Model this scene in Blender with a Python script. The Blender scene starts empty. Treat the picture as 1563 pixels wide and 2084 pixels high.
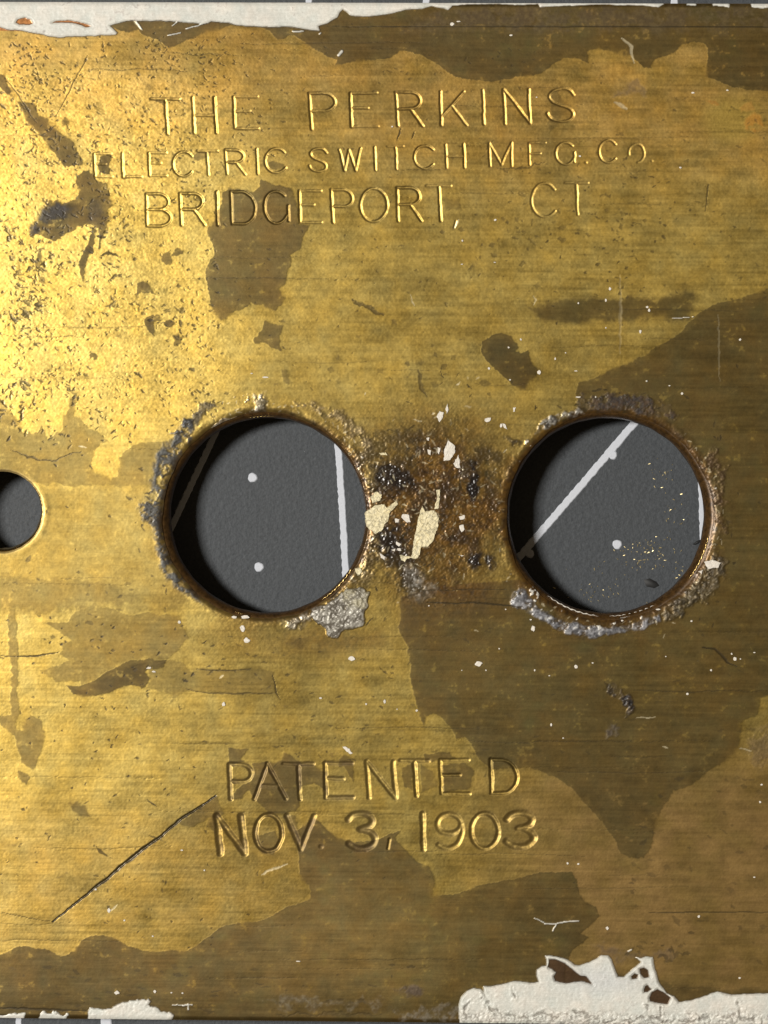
import bpy, math, random
import numpy as np

# ------------------------------------------------------------------ camera, world, light, exposure
S = 0.0341e-3                 # metres per unit of plan measure (plate is 70 mm x 114 mm)
PXW, PXH = 1563.0, 2084.0
D = 0.25                      # camera height above the plate
GAP = 0.0046                  # height of plate surface above the mat
sc = bpy.context.scene
C = sc.collection

cam_d = bpy.data.cameras.new('camera')
cam = bpy.data.objects.new('camera', cam_d); C.objects.link(cam)
cam.location = (0, 0, D)
cam_d.sensor_fit = 'HORIZONTAL'; cam_d.sensor_width = 36
cam_d.lens = 36 * D / (PXW * S)
cam_d.clip_start = 0.01; cam_d.clip_end = 20
sc.camera = cam

w = bpy.data.worlds.new("World"); sc.world = w; w.use_nodes = True
bg = w.node_tree.nodes['Background']
bg.inputs[0].default_value = (1.0, 0.75, 0.46, 1); bg.inputs[1].default_value = 0.08

def area(name, loc, size, sizey, power, col):
    l = bpy.data.lights.new(name, 'AREA'); l.shape = 'RECTANGLE'
    l.size = size; l.size_y = sizey; l.energy = power; l.color = col
    o = bpy.data.objects.new(name, l); C.objects.link(o); o.location = loc
    v = np.array(loc) * -1.0
    from mathutils import Vector
    o.rotation_euler = Vector(v).to_track_quat('-Z', 'Y').to_euler()
    return o
area('window_light', (-0.285, 0.04, 0.55), 0.055, 0.10, 3.7, (1.0, 0.965, 0.90))

sc.view_settings.view_transform = 'Standard'
sc.view_settings.look = 'None'
sc.view_settings.exposure = 0.0
sc.view_settings.gamma = 1.0
sc.render.engine = 'CYCLES'

# ------------------------------------------------------------------ helpers
rng = np.random.default_rng(7)
random.seed(7)
f32 = np.float32
def yT(x): return 3.5 + 0.0025 * x
def yB(x): return 2072.0 + 0.0105 * x
def P(px, py, z=0.0):         # plan measure -> metres
    return ((px - PXW/2) * S, (PXH/2 - py) * S, z)

STEP = 1.5
xs = np.concatenate([np.arange(-785, -30, 6.0), np.arange(-30, 1593, STEP), np.arange(1593, 2566, 6.0)])
NV = 1384
vs = np.linspace(0, 1, NV)
XX, VV = np.meshgrid(xs, vs)
YY = yT(XX) + VV * (yB(XX) - yT(XX))
XX = XX.astype(f32); YY = YY.astype(f32)
yr = 4 + vs * 2076.0          # nominal row coordinate for the noise
H, W = XX.shape

def sm(a, b, t):
    t = np.clip((t - a) / (b - a), 0, 1); return t * t * (3 - 2 * t)

def vnoise(sx, sy, seed):
    r = np.random.default_rng(seed)
    ux = (xs + 900) / sx; uy = (yr + 50) / sy
    ix = np.floor(ux).astype(int); fx = ux - ix; fx = fx * fx * (3 - 2 * fx)
    iy = np.floor(uy).astype(int); fy = uy - iy; fy = fy * fy * (3 - 2 * fy)
    L = r.random((iy.max() + 2, ix.max() + 2)).astype(f32) * 2 - 1
    R = L[:, ix] * (1 - fx) + L[:, ix + 1] * fx
    return (R[iy] * (1 - fy)[:, None] + R[iy + 1] * fy[:, None]).astype(f32)

def fbm(s, octv, seed, ratio=1.0, gain=0.55):
    out = 0; a = 1.0; t = 0
    for o in range(octv):
        sx = s * ratio / 2 ** o; sy = s / 2 ** o
        if sy < 1.6: break
        n = vnoise(sx, sy, seed * 31 + o * 7)
        out = out + n * a; t += a * a; a *= gain
    return (out / math.sqrt(t)).astype(f32)

wX = (fbm(26, 4, 1) * 5.0).astype(f32); wY = (fbm(26, 4, 2) * 5.0).astype(f32)
wX += fbm(7, 2, 3) * 1.7; wY += fbm(7, 2, 4) * 1.7

fine = fbm(5, 2, 16)
grit = fbm(3.2, 1, 17)
med = fbm(14, 3, 18, 1.4)
ringn = fbm(38, 4, 41)

def window(pts, m):
    p = np.array(pts, float)
    c0 = np.searchsorted(xs, p[:, 0].min() - m); c1 = np.searchsorted(xs, p[:, 0].max() + m)
    r0 = int(max(0, (p[:, 1].min() - m - 20) / 2076 * (NV - 1))); r1 = int(min(H, (p[:, 1].max() + m + 20) / 2076 * (NV - 1) + 2))
    return slice(r0, max(r1, r0 + 1)), slice(c0, max(c1, c0 + 1))

def seg_d2(X, Y, a, b):
    dx = b[0] - a[0]; dy = b[1] - a[1]; l2 = dx * dx + dy * dy + 1e-9
    t = np.clip(((X - a[0]) * dx + (Y - a[1]) * dy) / l2, 0, 1)
    ex = X - a[0] - t * dx; ey = Y - a[1] - t * dy
    return ex * ex + ey * ey, t

def sdf(poly, X, Y):
    d = np.full(X.shape, 1e9, f32); ins = np.zeros(X.shape, bool)
    n = len(poly)
    for i in range(n):
        a = poly[i]; b = poly[(i + 1) % n]
        d = np.minimum(d, seg_d2(X, Y, a, b)[0])
        if a[1] != b[1]:
            c = ((a[1] > Y) != (b[1] > Y)) & (X < (b[0] - a[0]) * (Y - a[1]) / (b[1] - a[1]) + a[0])
            ins ^= c
    d = np.sqrt(d)
    return np.where(ins, -d, d)

def region(poly, warp=1.0, m=30):
    sl = window(poly, m)
    X = XX[sl] + wX[sl] * warp; Y = YY[sl] + wY[sl] * warp
    return sl, sdf(poly, X, Y)

def T(poly, ox, oy, s):       # convert a locally measured outline
    return [(ox + x / s, oy + y / s) for x, y in poly]

# ------------------------------------------------------------------ fields of the plate surface
hgt = np.zeros((H, W), f32)                # in plan units
film = np.zeros((H, W), f32)               # lacquer / tarnish film 0..1
fdark = np.zeros((H, W), f32)              # extra darkness of the film
lab = np.zeros((H, W), np.int16)           # which part a face belongs to
parts = {0: ('plate_face', None)}

def put_film(poly, k=1.0, dark=0.0, warp=0.6, feather=1.0, edge=0.25):
    sl, d = region(poly, warp)
    feather = feather + 6 * sm(.15, 1.1, ringn[sl]) * (k > .5)
    m = sm(feather, -feather, d + 1.1 * fine[sl] + .6 * grit[sl]) * k * (.88 + .12 * sm(0, -14, d + 6 * med[sl]))
    film[sl] = np.maximum(film[sl], m)
    fdark[sl] = np.maximum(fdark[sl], m * dark)
    if edge: fdark[sl] += edge * np.exp(-(d + 1.5) ** 2 / 5.0) * (m > 0)
    hgt[sl] += m * 0.15

top_band = [(223,54),(238,62),(262,67),(280,62),(290,72),(305,77),(318,82),(330,90),(345,98),(356,94),(368,88),(385,80),(400,75),(420,65),(440,62),(455,58),(465,52),(478,48),(500,52),(535,56),(548,62),(556,72),(565,80),(578,80),(588,73),(600,72),(612,80),(625,90),(645,102),(665,115),(685,122),(683,133),(710,128),(740,123),(790,118),(805,112),(815,104),(830,103),(845,111),(865,116),(880,126),(900,140),(925,155),(945,160),(975,163),(1000,165),(1025,163),(1050,156),(1085,153),(1110,143),(1130,128),(1150,118),(1175,120),(1198,130),(1195,105),(1205,102),(1240,103),(1255,110),(1270,115),(1285,115),(1295,125),(1310,138),(1325,137),(1332,120),(1345,118),(1358,115),(1372,108),(1385,92),(1410,85),(1435,90),(1442,105),(1438,135),(1436,155),(1460,165),(1490,178),(1520,184),(1563,187),(1800,170),(2100,210),(2620,190),(2620,-30),(223,-30)]
put_film(top_band, 1.0, 0.12, 0.35)
put_film([(-5,150),(8,155),(16,172),(26,187),(20,190),(28,202),(12,190),(0,177),(-90,90),(-90,60)], 1, .15, .4)
put_film([(35,206),(50,208),(68,210),(75,222),(78,233),(95,238),(100,250),(115,262),(130,275),(147,288),(155,305),(170,330),(160,336),(150,336),(130,340),(122,325),(105,305),(92,285),(70,265),(55,248),(45,230),(38,215)], 1, .15, .5)
put_film([(170,342),(180,345),(188,356),(195,368),(215,372),(222,385),(224,400),(230,415),(222,432),(226,450),(215,470),(208,480),(203,475),(192,463),(180,455),(155,460),(140,470),(130,478),(115,490),(95,485),(75,475),(65,478),(62,470),(70,455),(85,445),(90,430),(100,410),(118,408),(135,415),(150,408),(155,395),(160,380),(155,370),(160,355)], 1, .2, 1.1)
put_film([(88,428),(98,411),(115,410),(133,418),(150,409),(158,420),(150,440),(128,452),(105,458),(86,462),(72,468),(64,474),(63,464),(74,452)], 1, .75, 1.0, 7, 0)
put_film([(188,465),(195,470),(190,510),(180,520),(172,545),(168,572),(160,560),(158,535),(168,515),(180,495)], 1, .5, .7)
put_film([(203,480),(207,480),(205,500),(202,508),(199,506)], 1, .5, .4)
put_film([(74,520),(84,508),(88,520),(82,545),(70,548),(72,532)], .8, .1, .8)
put_film([(80,565),(92,563),(96,580),(86,578)], .8, .1, .8)
put_film([(202,520),(218,512),(236,516),(245,522),(232,520),(215,518),(208,521)], 1, .8, .3, .6)
put_film([(126,246),(132,239),(141,246),(138,256),(129,256)], 1, .5, .3)
put_film([(277,575),(290,572),(302,580),(312,595),(322,607),(306,596),(290,597),(280,604),(277,590)], 1, .1, .6)
put_film([(330,515),(345,512),(350,520),(362,505),(376,512),(370,520),(352,522),(350,535),(338,540),(328,532)], .9, .05, .8)
put_film([(298,648),(305,640),(325,638),(326,650),(312,655),(318,672),(314,685),(300,672),(296,662)], 1, .3, .9)
put_film([(330,655),(345,650),(358,658),(345,668),(334,666)], 1, .15, .6)
put_film([(345,690),(360,680),(374,684),(370,700),(352,704)], .8, .3, 1.2)
put_film([(182,722),(190,717),(200,726),(196,735),(184,733)], .9, .5, 1.0)
put_film([(418,470),(435,450),(443,430),(455,395),(468,382),(500,385),(515,392),(530,380),(533,366),(560,375),(590,380),(600,400),(606,430),(608,455),(632,458),(622,475),(614,490),(612,505),(590,520),(592,535),(588,555),(580,580),(570,590),(575,600),(582,607),(570,625),(560,632),(540,628),(535,622),(510,618),(500,628),(480,635),(460,648),(448,652),(438,640),(430,620),(425,595),(418,565),(420,545),(430,530),(440,520),(435,505),(425,492)], .95, 0, .6)
put_film([(538,650),(548,655),(575,660),(570,680),(572,715),(550,705),(535,695),(518,700),(512,692),(522,682),(532,670)], .9, 0, .6)
put_film([(572,752),(585,755),(593,775),(585,785),(577,775)], .7, 0, .8, 3)
put_film([(545,330),(556,327),(574,335),(578,342),(562,346),(550,343)], .8, .1, .3)
put_film([(308,203),(340,205),(340,213),(325,211)], .8, .4, .3)
put_film([(203,318),(228,315),(222,335),(226,352),(204,355),(200,340)], 1, .2, .8)
put_film([(395,316),(402,308),(430,308),(428,318),(405,326),(396,324)], .8, .1, .6)
put_film([(1116,185),(1130,183),(1140,200),(1160,215),(1165,235),(1140,245),(1135,262),(1115,270),(1114,250),(1125,240),(1118,215)], .6, .1, .8, 3)
put_film([(900,403),(935,405),(938,428),(905,428)], .6, .15, .6, 3)
put_film([(980,695),(1000,682),(1020,677),(1040,682),(1050,695),(1055,705),(1050,715),(1062,718),(1075,712),(1080,722),(1085,740),(1095,752),(1090,765),(1078,778),(1070,795),(1055,790),(1035,775),(1015,758),(1000,745),(985,730),(978,712)], 1, .22, .45)
# right-hand film
put_film([(2620,500),(2100,560),(1700,560),(1563,588),(1540,595),(1515,605),(1480,612),(1450,620),(1430,632),(1415,645),(1395,665),(1380,680),(1340,705),(1290,733),(1250,750),(1215,768),(1175,780),(1172,800),(1178,830),(1100,900),(1050,1100),(1060,1180),(900,1192),(815,1215),(812,1290),(830,1320),(838,1400),(845,1430),(858,1470),(862,1478),(865,1460),(880,1453),(900,1465),(920,1485),(930,1505),(950,1505),(962,1520),(975,1545),(990,1560),(1000,1570),(1060,1560),(1100,1570),(1130,1582),(1160,1600),(1180,1625),(1210,1655),(1235,1685),(1255,1710),(1262,1735),(1280,1745),(1310,1747),(1325,1725),(1330,1690),(1345,1650),(1370,1610),(1410,1595),(1450,1565),(1490,1540),(1505,1515),(1510,1470),(1540,1455),(1548,1420),(1563,1415),(2620,1400)], 1, .02, .55, 1.5, .1)
put_film([(1140,612),(1200,607),(1300,606),(1370,600),(1400,580),(1418,610),(1405,640),(1420,650),(1400,655),(1330,652),(1262,650),(1180,655),(1130,665),(1090,640),(1070,625)], .9, .45, 1.3, 8, 0)
# bottom film
put_film([(-830,1900),(-400,1960),(-20,1945),(0,1942),(30,1930),(50,1925),(75,1930),(95,1930),(110,1937),(125,1945),(135,1945),(150,1935),(165,1915),(180,1907),(205,1902),(235,1908),(260,1925),(290,1933),(330,1937),(345,1933),(380,1935),(400,1925),(425,1905),(450,1888),(475,1880),(505,1877),(530,1875),(560,1860),(590,1845),(630,1830),(633,1815),(628,1800),(612,1790),(610,1770),(608,1745),(602,1710),(600,1690),(615,1680),(640,1665),(650,1672),(665,1690),(690,1705),(720,1715),(760,1710),(790,1700),(818,1687),(805,1705),(815,1720),(830,1735),(850,1755),(870,1760),(880,1775),(888,1795),(880,1820),(920,1822),(980,1800),(1040,1790),(1100,1775),(1165,1773),(1172,1790),(1180,1820),(1190,1835),(1210,1845),(1220,1865),(1200,1885),(1180,1900),(1200,1905),(1165,1935),(1150,1960),(1140,2110),(-830,2110)], 1, .08, .4)
put_film([(1140,2110),(1150,1960),(1350,1995),(1480,2010),(1563,2015),(2620,2010),(2620,2110)], .8, .15, 1, 8, 0)
# PATENTED patches
put_film([(465,1522),(505,1525),(490,1545),(498,1550),(480,1555),(465,1550)], .9, .05, .3)
put_film([(512,1553),(535,1550),(560,1552),(572,1548),(578,1530),(600,1545),(620,1555),(640,1560),(662,1572),(665,1612),(640,1595),(615,1600),(608,1615),(608,1640),(600,1650),(575,1655),(550,1655),(530,1640),(517,1625),(503,1608),(490,1625),(470,1627),(480,1605),(512,1590),(520,1570)], .9, .05, .4)
put_film([(690,1545),(700,1537),(712,1542),(720,1555),(718,1592),(710,1580),(700,1560),(690,1560)], .8, 0, .4)
put_film([(900,1555),(945,1553),(965,1568),(955,1605),(900,1612)], .9, 0, .5)
put_film([(820,1565),(838,1552),(840,1610),(822,1600)], .8, 0, .5)
put_film([(855,1555),(885,1570),(888,1600),(860,1615)], .7, 0, .5)
put_film([(862,1532),(915,1532),(930,1545),(900,1548),(865,1550)], .9, 0, .5)
put_film([(440,1617),(447,1637),(456,1655),(442,1670),(437,1695),(420,1678),(425,1665),(405,1675),(390,1685),(365,1680),(362,1675),(385,1660),(410,1640),(430,1622)], .8, 0, .3)
put_film([(525,1700),(560,1690),(570,1710),(555,1742),(530,1737)], .8, .1, .5)
put_film([(575,1660),(600,1660),(608,1700),(590,1690)], .7, .05, .5)
# lower left
put_film([(85,1267),(110,1265),(140,1268),(145,1255),(160,1240),(185,1235),(230,1240),(260,1252),(300,1245),(340,1248),(365,1255),(372,1270),(378,1285),(384,1297),(372,1310),(360,1325),(345,1340),(300,1352),(240,1362),(195,1385),(165,1395),(165,1385),(130,1388),(110,1390),(105,1380),(85,1375),(80,1365),(115,1355),(140,1345),(120,1330),(130,1322),(120,1308),(150,1305),(120,1285),(105,1275)], .62, 0, .45)
put_film([(135,1397),(160,1395),(195,1385),(215,1370),(240,1355),(270,1345),(300,1343),(340,1342),(335,1355),(320,1362),(300,1358),(295,1370),(305,1380),(300,1395),(290,1402),(275,1395),(255,1397),(230,1407),(200,1415),(165,1418),(148,1412)], 1, .22, .5)
put_film([(345,1342),(370,1350),(390,1367),(400,1362),(420,1358),(450,1366),(500,1360),(560,1365),(560,1410),(480,1412),(440,1412),(400,1403),(380,1405),(340,1430),(350,1415),(300,1400),(305,1380),(300,1360)], .5, .05, .6, 2)  # faint darker ribbon right of the leaf-shaped patch
put_film([(18,1240),(33,1240),(35,1400),(40,1430),(33,1465),(33,1480),(45,1485),(45,1470),(60,1457),(85,1465),(90,1490),(85,1520),(80,1545),(75,1560),(68,1568),(60,1560),(42,1552),(45,1540),(35,1515),(28,1495),(10,1480),(0,1470),(0,1457),(20,1452),(25,1400),(18,1330)], .7, 0, .7)
put_film([(35,1567),(55,1575),(58,1585),(52,1597),(42,1590),(35,1580)], .8, 0, .6)
put_film([(140,1632),(158,1628),(175,1640),(184,1662),(165,1658),(148,1648)], .8, .5, .8, 3)
put_film([(195,1722),(203,1728),(228,1747),(215,1742),(200,1735)], 1, .5, .2)
put_film([(-830,780),(-300,830),(-20,805),(5,812),(20,840),(40,860),(45,880),(75,880),(85,870),(95,895),(115,885),(130,875),(130,850),(135,830),(145,805),(140,795),(155,800),(155,815),(150,840),(165,855),(190,870),(210,885),(225,897),(210,900),(195,915),(185,940),(190,955),(200,963),(215,968),(222,975),(232,968),(242,945),(240,930),(255,920),(290,905),(320,900),(345,895),(360,900),(345,930),(325,960),(310,990),(200,990),(90,985),(-20,970),(-830,990)], .66, 0.05, 1.0, 1.5, .1)
put_film([(-830,985),(-20,965),(90,985),(320,985),(340,1100),(380,1200),(370,1242),(250,1245),(140,1245),(60,1240),(0,1240),(-830,1260)], .42, 0, 2.0, 10, 0)
put_film([(-830,1150),(60,1165),(200,1180),(300,1195),(250,1240),(140,1245),(60,1250),(-830,1260)], .62, 0, 3.0, 14, 0)

# bare metal dulled, with light falloff toward the right painted in; little flecks of film
veil_falloff = -0.06 + 0.56 * sm(220, 640, XX) - 0.42 * sm(950, 1350, XX) * sm(760, 560, YY) + .22 * sm(480, 200, YY) * sm(700, 400, XX) + .42 * sm(1050, 1350, YY)*sm(900,300,XX) + .35 * sm(330, 60, YY)*sm(900,300,XX)
veil_falloff += 0.05 * fbm(90, 3, 11, 2.5)
n_fl = fbm(16, 4, 12, 1.6)
bright = (sm(560, 330, XX) * sm(900, 780, YY) * sm(90, 200, YY))
veil_falloff = np.clip(veil_falloff, 0, 1) * (1 - 0.7 * bright)

streak = fbm(5, 3, 13, 22.0)
streak2 = fbm(2.6, 1, 14, 60.0)
mott = fbm(40, 5, 15, 1.3)

# --- relief of the bare metal: crinkled on the upper left, brushed elsewhere
crk = np.abs(fbm(8, 3, 19, 1.3))
hgt += (1 - film) * ((0.02 + 0.04 * bright) * crk * 1.1 + (0.03 + .02 * bright) * fine * .9 + (.03 + .03 * bright) * grit + 0.06 * streak)
hgt += film * (0.05 * streak + 0.04 * med + .025 * fine)
hgt += fbm(160, 2, 20) * .7 + fbm(60, 2, 21) * .12

dirt = np.zeros((H, W), f32)      # small black marks
dens_ = fbm(75, 4, 55)
# --- small dark pits and nicks
def nicks(n, region_f, lmin, lmax, wmin, wmax, ang, spread, seed, depth=.6, dk=.85):
    r = np.random.default_rng(seed)
    k = 0
    while k < n:
        x, y = region_f(r)
        L = r.uniform(lmin, lmax) * r.uniform(.5, 1.0); a = r.normal(ang, spread); wd = r.uniform(wmin, wmax) * 1.45
        dx, dy = math.cos(a) * L / 2, math.sin(a) * L / 2
        k += 1
        ri_ = min(H - 1, max(0, int((y - 4) / 2076 * (NV - 1)))); ci_ = min(W - 1, int(np.searchsorted(xs, x)))
        if r.random() > .5 + .6 * dens_[ri_, ci_]: continue
        sl = window([(x - dx, y - dy), (x + dx, y + dy)], wd + 3)
        if x < -28 or x > 1590 or y < 12 or y > 2060: continue
        r0 = int((y - abs(dy) - wd - 3 - yT(x)) / (yB(x) - yT(x)) * (NV - 1)); r1 = r0 + int((2 * abs(dy) + 2 * wd + 6) / 1.5) + 3
        sl = (slice(max(r0, 0), min(r1, H)), sl[1])
        X = XX[sl] + wX[sl] * .8; Y = YY[sl] + wY[sl] * .8
        d2, t = seg_d2(X, Y, (x - dx, y - dy), (x + dx, y + dy))
        q = np.sqrt(d2) / (wd * (1 - .6 * np.abs(t - .5) * 2))
        m = sm(1.5, .95, q); mh = sm(1.0, .2, q)
        dirt[sl] = np.maximum(dirt[sl], m * dk * r.uniform(.5, 1))
        hgt[sl] -= mh * depth * .3
def box(x0, y0, x1, y1): return lambda r: (r.uniform(x0, x1), r.uniform(y0, y1))
def gau(x, y, sx, sy): return lambda r: (r.normal(x, sx), r.normal(y, sy))
nicks(2300, box(-30, 90, 460, 900), 3, 11, .9, 1.9, .6, .7, 1, .7, .75)
nicks(1000, gau(70, 620, 130, 160), 3, 12, .9, 2.1, .5, .8, 2, .7, .8)
nicks(500, box(0, 70, 560, 330), 3, 9, .9, 1.8, .5, 1.0, 3, .7, .7)
nicks(120, gau(60, 560, 60, 60), 6, 22, 1.2, 3.2, .6, .6, 33, .8, .9)
nicks(60, gau(30, 840, 40, 30), 6, 20, 1.2, 3.2, 1.2, .6, 34, .8, .9)
nicks(420, box(460, 90, 1130, 800), 3, 10, .8, 1.6, .1, .6, 4, .4, .5)
nicks(170, gau(1270, 500, 90, 90), 3, 9, 1.0, 2.2, .1, .5, 5, .4, .75)
nicks(150, box(1150, 180, 1563, 620), 3, 14, .8, 1.6, 0, .4, 6, .3, .5)
nicks(200, box(0, 1250, 420, 1620), 3, 11, .8, 1.9, .2, .7, 7, .5, .85)
nicks(150, box(0, 1600, 600, 1930), 3, 10, .8, 1.6, .1, .7, 8, .4, .7)
nicks(160, box(400, 1290, 840, 1560), 4, 14, .8, 1.6, .05, .4, 9, .3, .6)
nicks(300, box(0, 0, 1563, 2084), 2, 8, .7, 1.4, .1, .9, 10, .3, .5)
nicks(110, box(1280, 1560, 1563, 1980), 4, 22, 1.2, 3, .15, .4, 12, .1, .45)
nicks(40, gau(1345, 1925, 50, 18), 5, 18, 1.2, 3.2, 0, .4, 13, .2, .7)
nicks(120, box(830, 1260, 1563, 1560), 4, 26, .8, 2.2, 0.05, .2, 14, .05, .35)
nicks(100, box(0, 1960, 930, 2060), 4, 30, 1, 2.5, 0.02, .2, 15, .05, .4)
nicks(60, gau(200, 1210, 120, 30), 5, 20, 1.2, 3, .2, .5, 16, .1, .5)
nicks(22, box(50, 540, 420, 800), 6, 12, 2.5, 4.5, .3, 1, 17, .5, .8)
nicks(70, gau(1100, 455, 90, 45), 5, 14, 1.4, 3.4, .2, .5, 18, .3, .5)
nicks(420, gau(865, 1020, 75, 95), 5, 26, .6, 1.2, 0.6, 1.6, 40, .3, .9)
nicks(120, gau(1470, 1060, 22, 110), 4, 14, .7, 1.6, 1.2, .8, 41, .3, .8)
nicks(120, gau(330, 1060, 22, 90), 5, 16, .8, 2.0, 1.0, .8, 42, .3, .8)
nicks(90, gau(1250, 822, 70, 14), 5, 18, .8, 2.0, .1, .6, 43, .3, .9)
nicks(26, box(600, 650, 1000, 860), 5, 16, 2, 5, .2, .5, 19, .1, .45)

dens = fbm(75, 4, 55)
pitm = sm(.15, -.9, -dens) * sm(.80, 1.35, .8 * fine + .65 * grit + .35 * med) * (.75 * bright + .22) * (1 - film)
pitm = np.maximum(pitm, sm(1.0, 1.5, med + .5 * fine) * .7 * bright)
dirt = np.maximum(dirt, pitm * .8)
# --- scratches
def scratch(pts, wd, dk=.9, depth=1.4, bright_edge=0, warp=.3):
    sl = window(pts, wd + 6)
    X = XX[sl] + wX[sl] * warp; Y = YY[sl] + wY[sl] * warp
    best = np.full(X.shape, 1e9, f32); u = np.zeros(X.shape, f32); n = len(pts) - 1
    for i in range(n):
        d2, t = seg_d2(X, Y, pts[i], pts[i + 1])
        mk = d2 < best; best = np.where(mk, d2, best); u = np.where(mk, (i + t) / n, u)
    d = np.sqrt(best); ww = wd * (0.35 + .65 * np.sin(np.pi * np.clip(u, .03, .97)))
    m = sm(1.35, .75, d / ww); mh = sm(.85, .15, d / ww)
    if dk > 0: dirt[sl] = np.maximum(dirt[sl], m * dk)
    hgt[sl] -= mh * depth * .5
    return sl, m
scratch([(108,1876),(150,1842),(200,1802),(245,1765),(290,1728),(330,1700),(370,1665),(410,1640),(440,1620)], 4.2, 1, 2.6)
scratch([(640,54),(900,54),(1200,54),(1563,55),(1700,55)], 1.3, .8, .8, warp=.1)
scratch([(1320,1858),(1420,1857),(1600,1856)], 1.5, .7, .8, warp=.2)
scratch([(870,1227),(960,1227),(1035,1231),(1065,1236)], 1.8, .9, .8)
scratch([(820,1204),(900,1201),(1030,1199)], 1.3, .7, .6)
scratch([(30,1337),(70,1335),(120,1327)], 1.9, .8, .8)
scratch([(0,1335),(30,1337)], 1.2, .6, .5)
scratch([(112,238),(140,190),(165,140),(178,112)], 1.3, .6, .5)
scratch([(15,165),(45,205),(75,250)], 1.4, .6, .4)
scratch([(555,1370),(560,1390),(562,1410),(570,1425)], 1.2, .8, .5)
scratch([(1438,400),(1442,375),(1436,430)], 1.4, .8, .5)
scratch([(818,262),(808,285)], 1.5, .9, .7); scratch([(846,265),(840,283)], 1.3, .8, .7)
scratch([(1430,1317),(1455,1320),(1470,1335),(1480,1348),(1500,1357)], 2.6, .9, .6)
scratch([(25,918),(60,930),(110,935),(165,920)], 2, .6, .4, warp=.8)
scratch([(400,1362),(450,1366),(510,1362)], 1.6, .6, .4); scratch([(380,1402),(430,1412),(500,1411),(560,1411)], 1.8, .55, .4)
scratch([(715,608),(750,622),(765,634),(780,642)], 4, .6, .3, warp=1.2)
scratch([(852,755),(858,780),(862,808)], 4.5, .55, .2, warp=1.2)
scratch([(300,110),(500,112)], .9, .4, .3, warp=.8); scratch([(165,143),(380,143)], .9, .5, .3, warp=.8)
scratch([(0,683),(175,686)], .9, .5, .3, warp=.6)
scratch([(1010,342),(1060,338),(1110,330)], 2, .5, .4, warp=1)
scratch([(0,1857),(108,1876)], .9, .5, .4)
scratch([(1290,1405),(1400,1407),(1563,1405)], 1.2, .45, .3, warp=.6)
scratch([(930,1508),(1100,1510),(1450,1508)], 1.0, .35, .3, warp=.6)
scratch([(305,1700),(330,1712)], 2, .6, .3)
scratch([(300,1627),(317,1642)], 1.5, .8, .3)
scratch([(560,2066),(700,2062),(780,2066)], 3, .3, .3, warp=1); scratch([(0,2052),(60,2054),(180,2058)], 2.5, .75, .5)
for i in range(70):            # long faint horizontal drawing lines of the sheet metal
    y = rng.uniform(20, 2050); x = rng.uniform(-100, 1400); L = rng.uniform(80, 420)
    scratch([(x, y), (x + L / 2, y + rng.normal(0, 2)), (x + L, y + rng.normal(0, 3))], rng.uniform(.8, 1.5), rng.uniform(.08, .3), .35, warp=.3)
shine = np.zeros((H, W), f32)  # pale scratches, and hair-like sparkles painted into the colour
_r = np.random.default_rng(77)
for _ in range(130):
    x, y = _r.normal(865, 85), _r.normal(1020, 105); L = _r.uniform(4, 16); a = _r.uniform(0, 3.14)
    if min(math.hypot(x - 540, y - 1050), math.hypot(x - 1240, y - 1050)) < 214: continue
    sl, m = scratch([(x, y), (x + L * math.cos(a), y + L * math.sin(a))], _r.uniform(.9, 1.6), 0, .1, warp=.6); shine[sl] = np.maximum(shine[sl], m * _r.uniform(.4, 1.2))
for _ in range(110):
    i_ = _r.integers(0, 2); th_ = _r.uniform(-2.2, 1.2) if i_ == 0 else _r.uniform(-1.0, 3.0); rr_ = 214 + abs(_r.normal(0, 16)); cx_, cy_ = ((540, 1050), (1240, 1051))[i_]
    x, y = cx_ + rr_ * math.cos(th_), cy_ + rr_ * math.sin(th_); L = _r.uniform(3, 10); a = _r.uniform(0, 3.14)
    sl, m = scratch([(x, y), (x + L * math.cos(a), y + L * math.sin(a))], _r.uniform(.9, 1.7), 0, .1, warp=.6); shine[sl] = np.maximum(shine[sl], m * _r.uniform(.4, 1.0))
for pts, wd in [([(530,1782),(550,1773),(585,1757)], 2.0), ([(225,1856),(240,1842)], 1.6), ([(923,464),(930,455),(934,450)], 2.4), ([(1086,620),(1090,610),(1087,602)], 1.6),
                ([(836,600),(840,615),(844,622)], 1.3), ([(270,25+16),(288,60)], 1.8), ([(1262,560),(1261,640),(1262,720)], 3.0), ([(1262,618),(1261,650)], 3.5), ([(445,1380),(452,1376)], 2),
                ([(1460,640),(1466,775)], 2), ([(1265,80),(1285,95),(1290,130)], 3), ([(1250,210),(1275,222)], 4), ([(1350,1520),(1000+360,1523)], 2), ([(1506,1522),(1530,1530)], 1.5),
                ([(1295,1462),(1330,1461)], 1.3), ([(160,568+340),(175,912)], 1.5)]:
    sl, m = scratch(pts, wd, 0, .12, warp=.5); shine[sl] = np.maximum(shine[sl], m)

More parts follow.
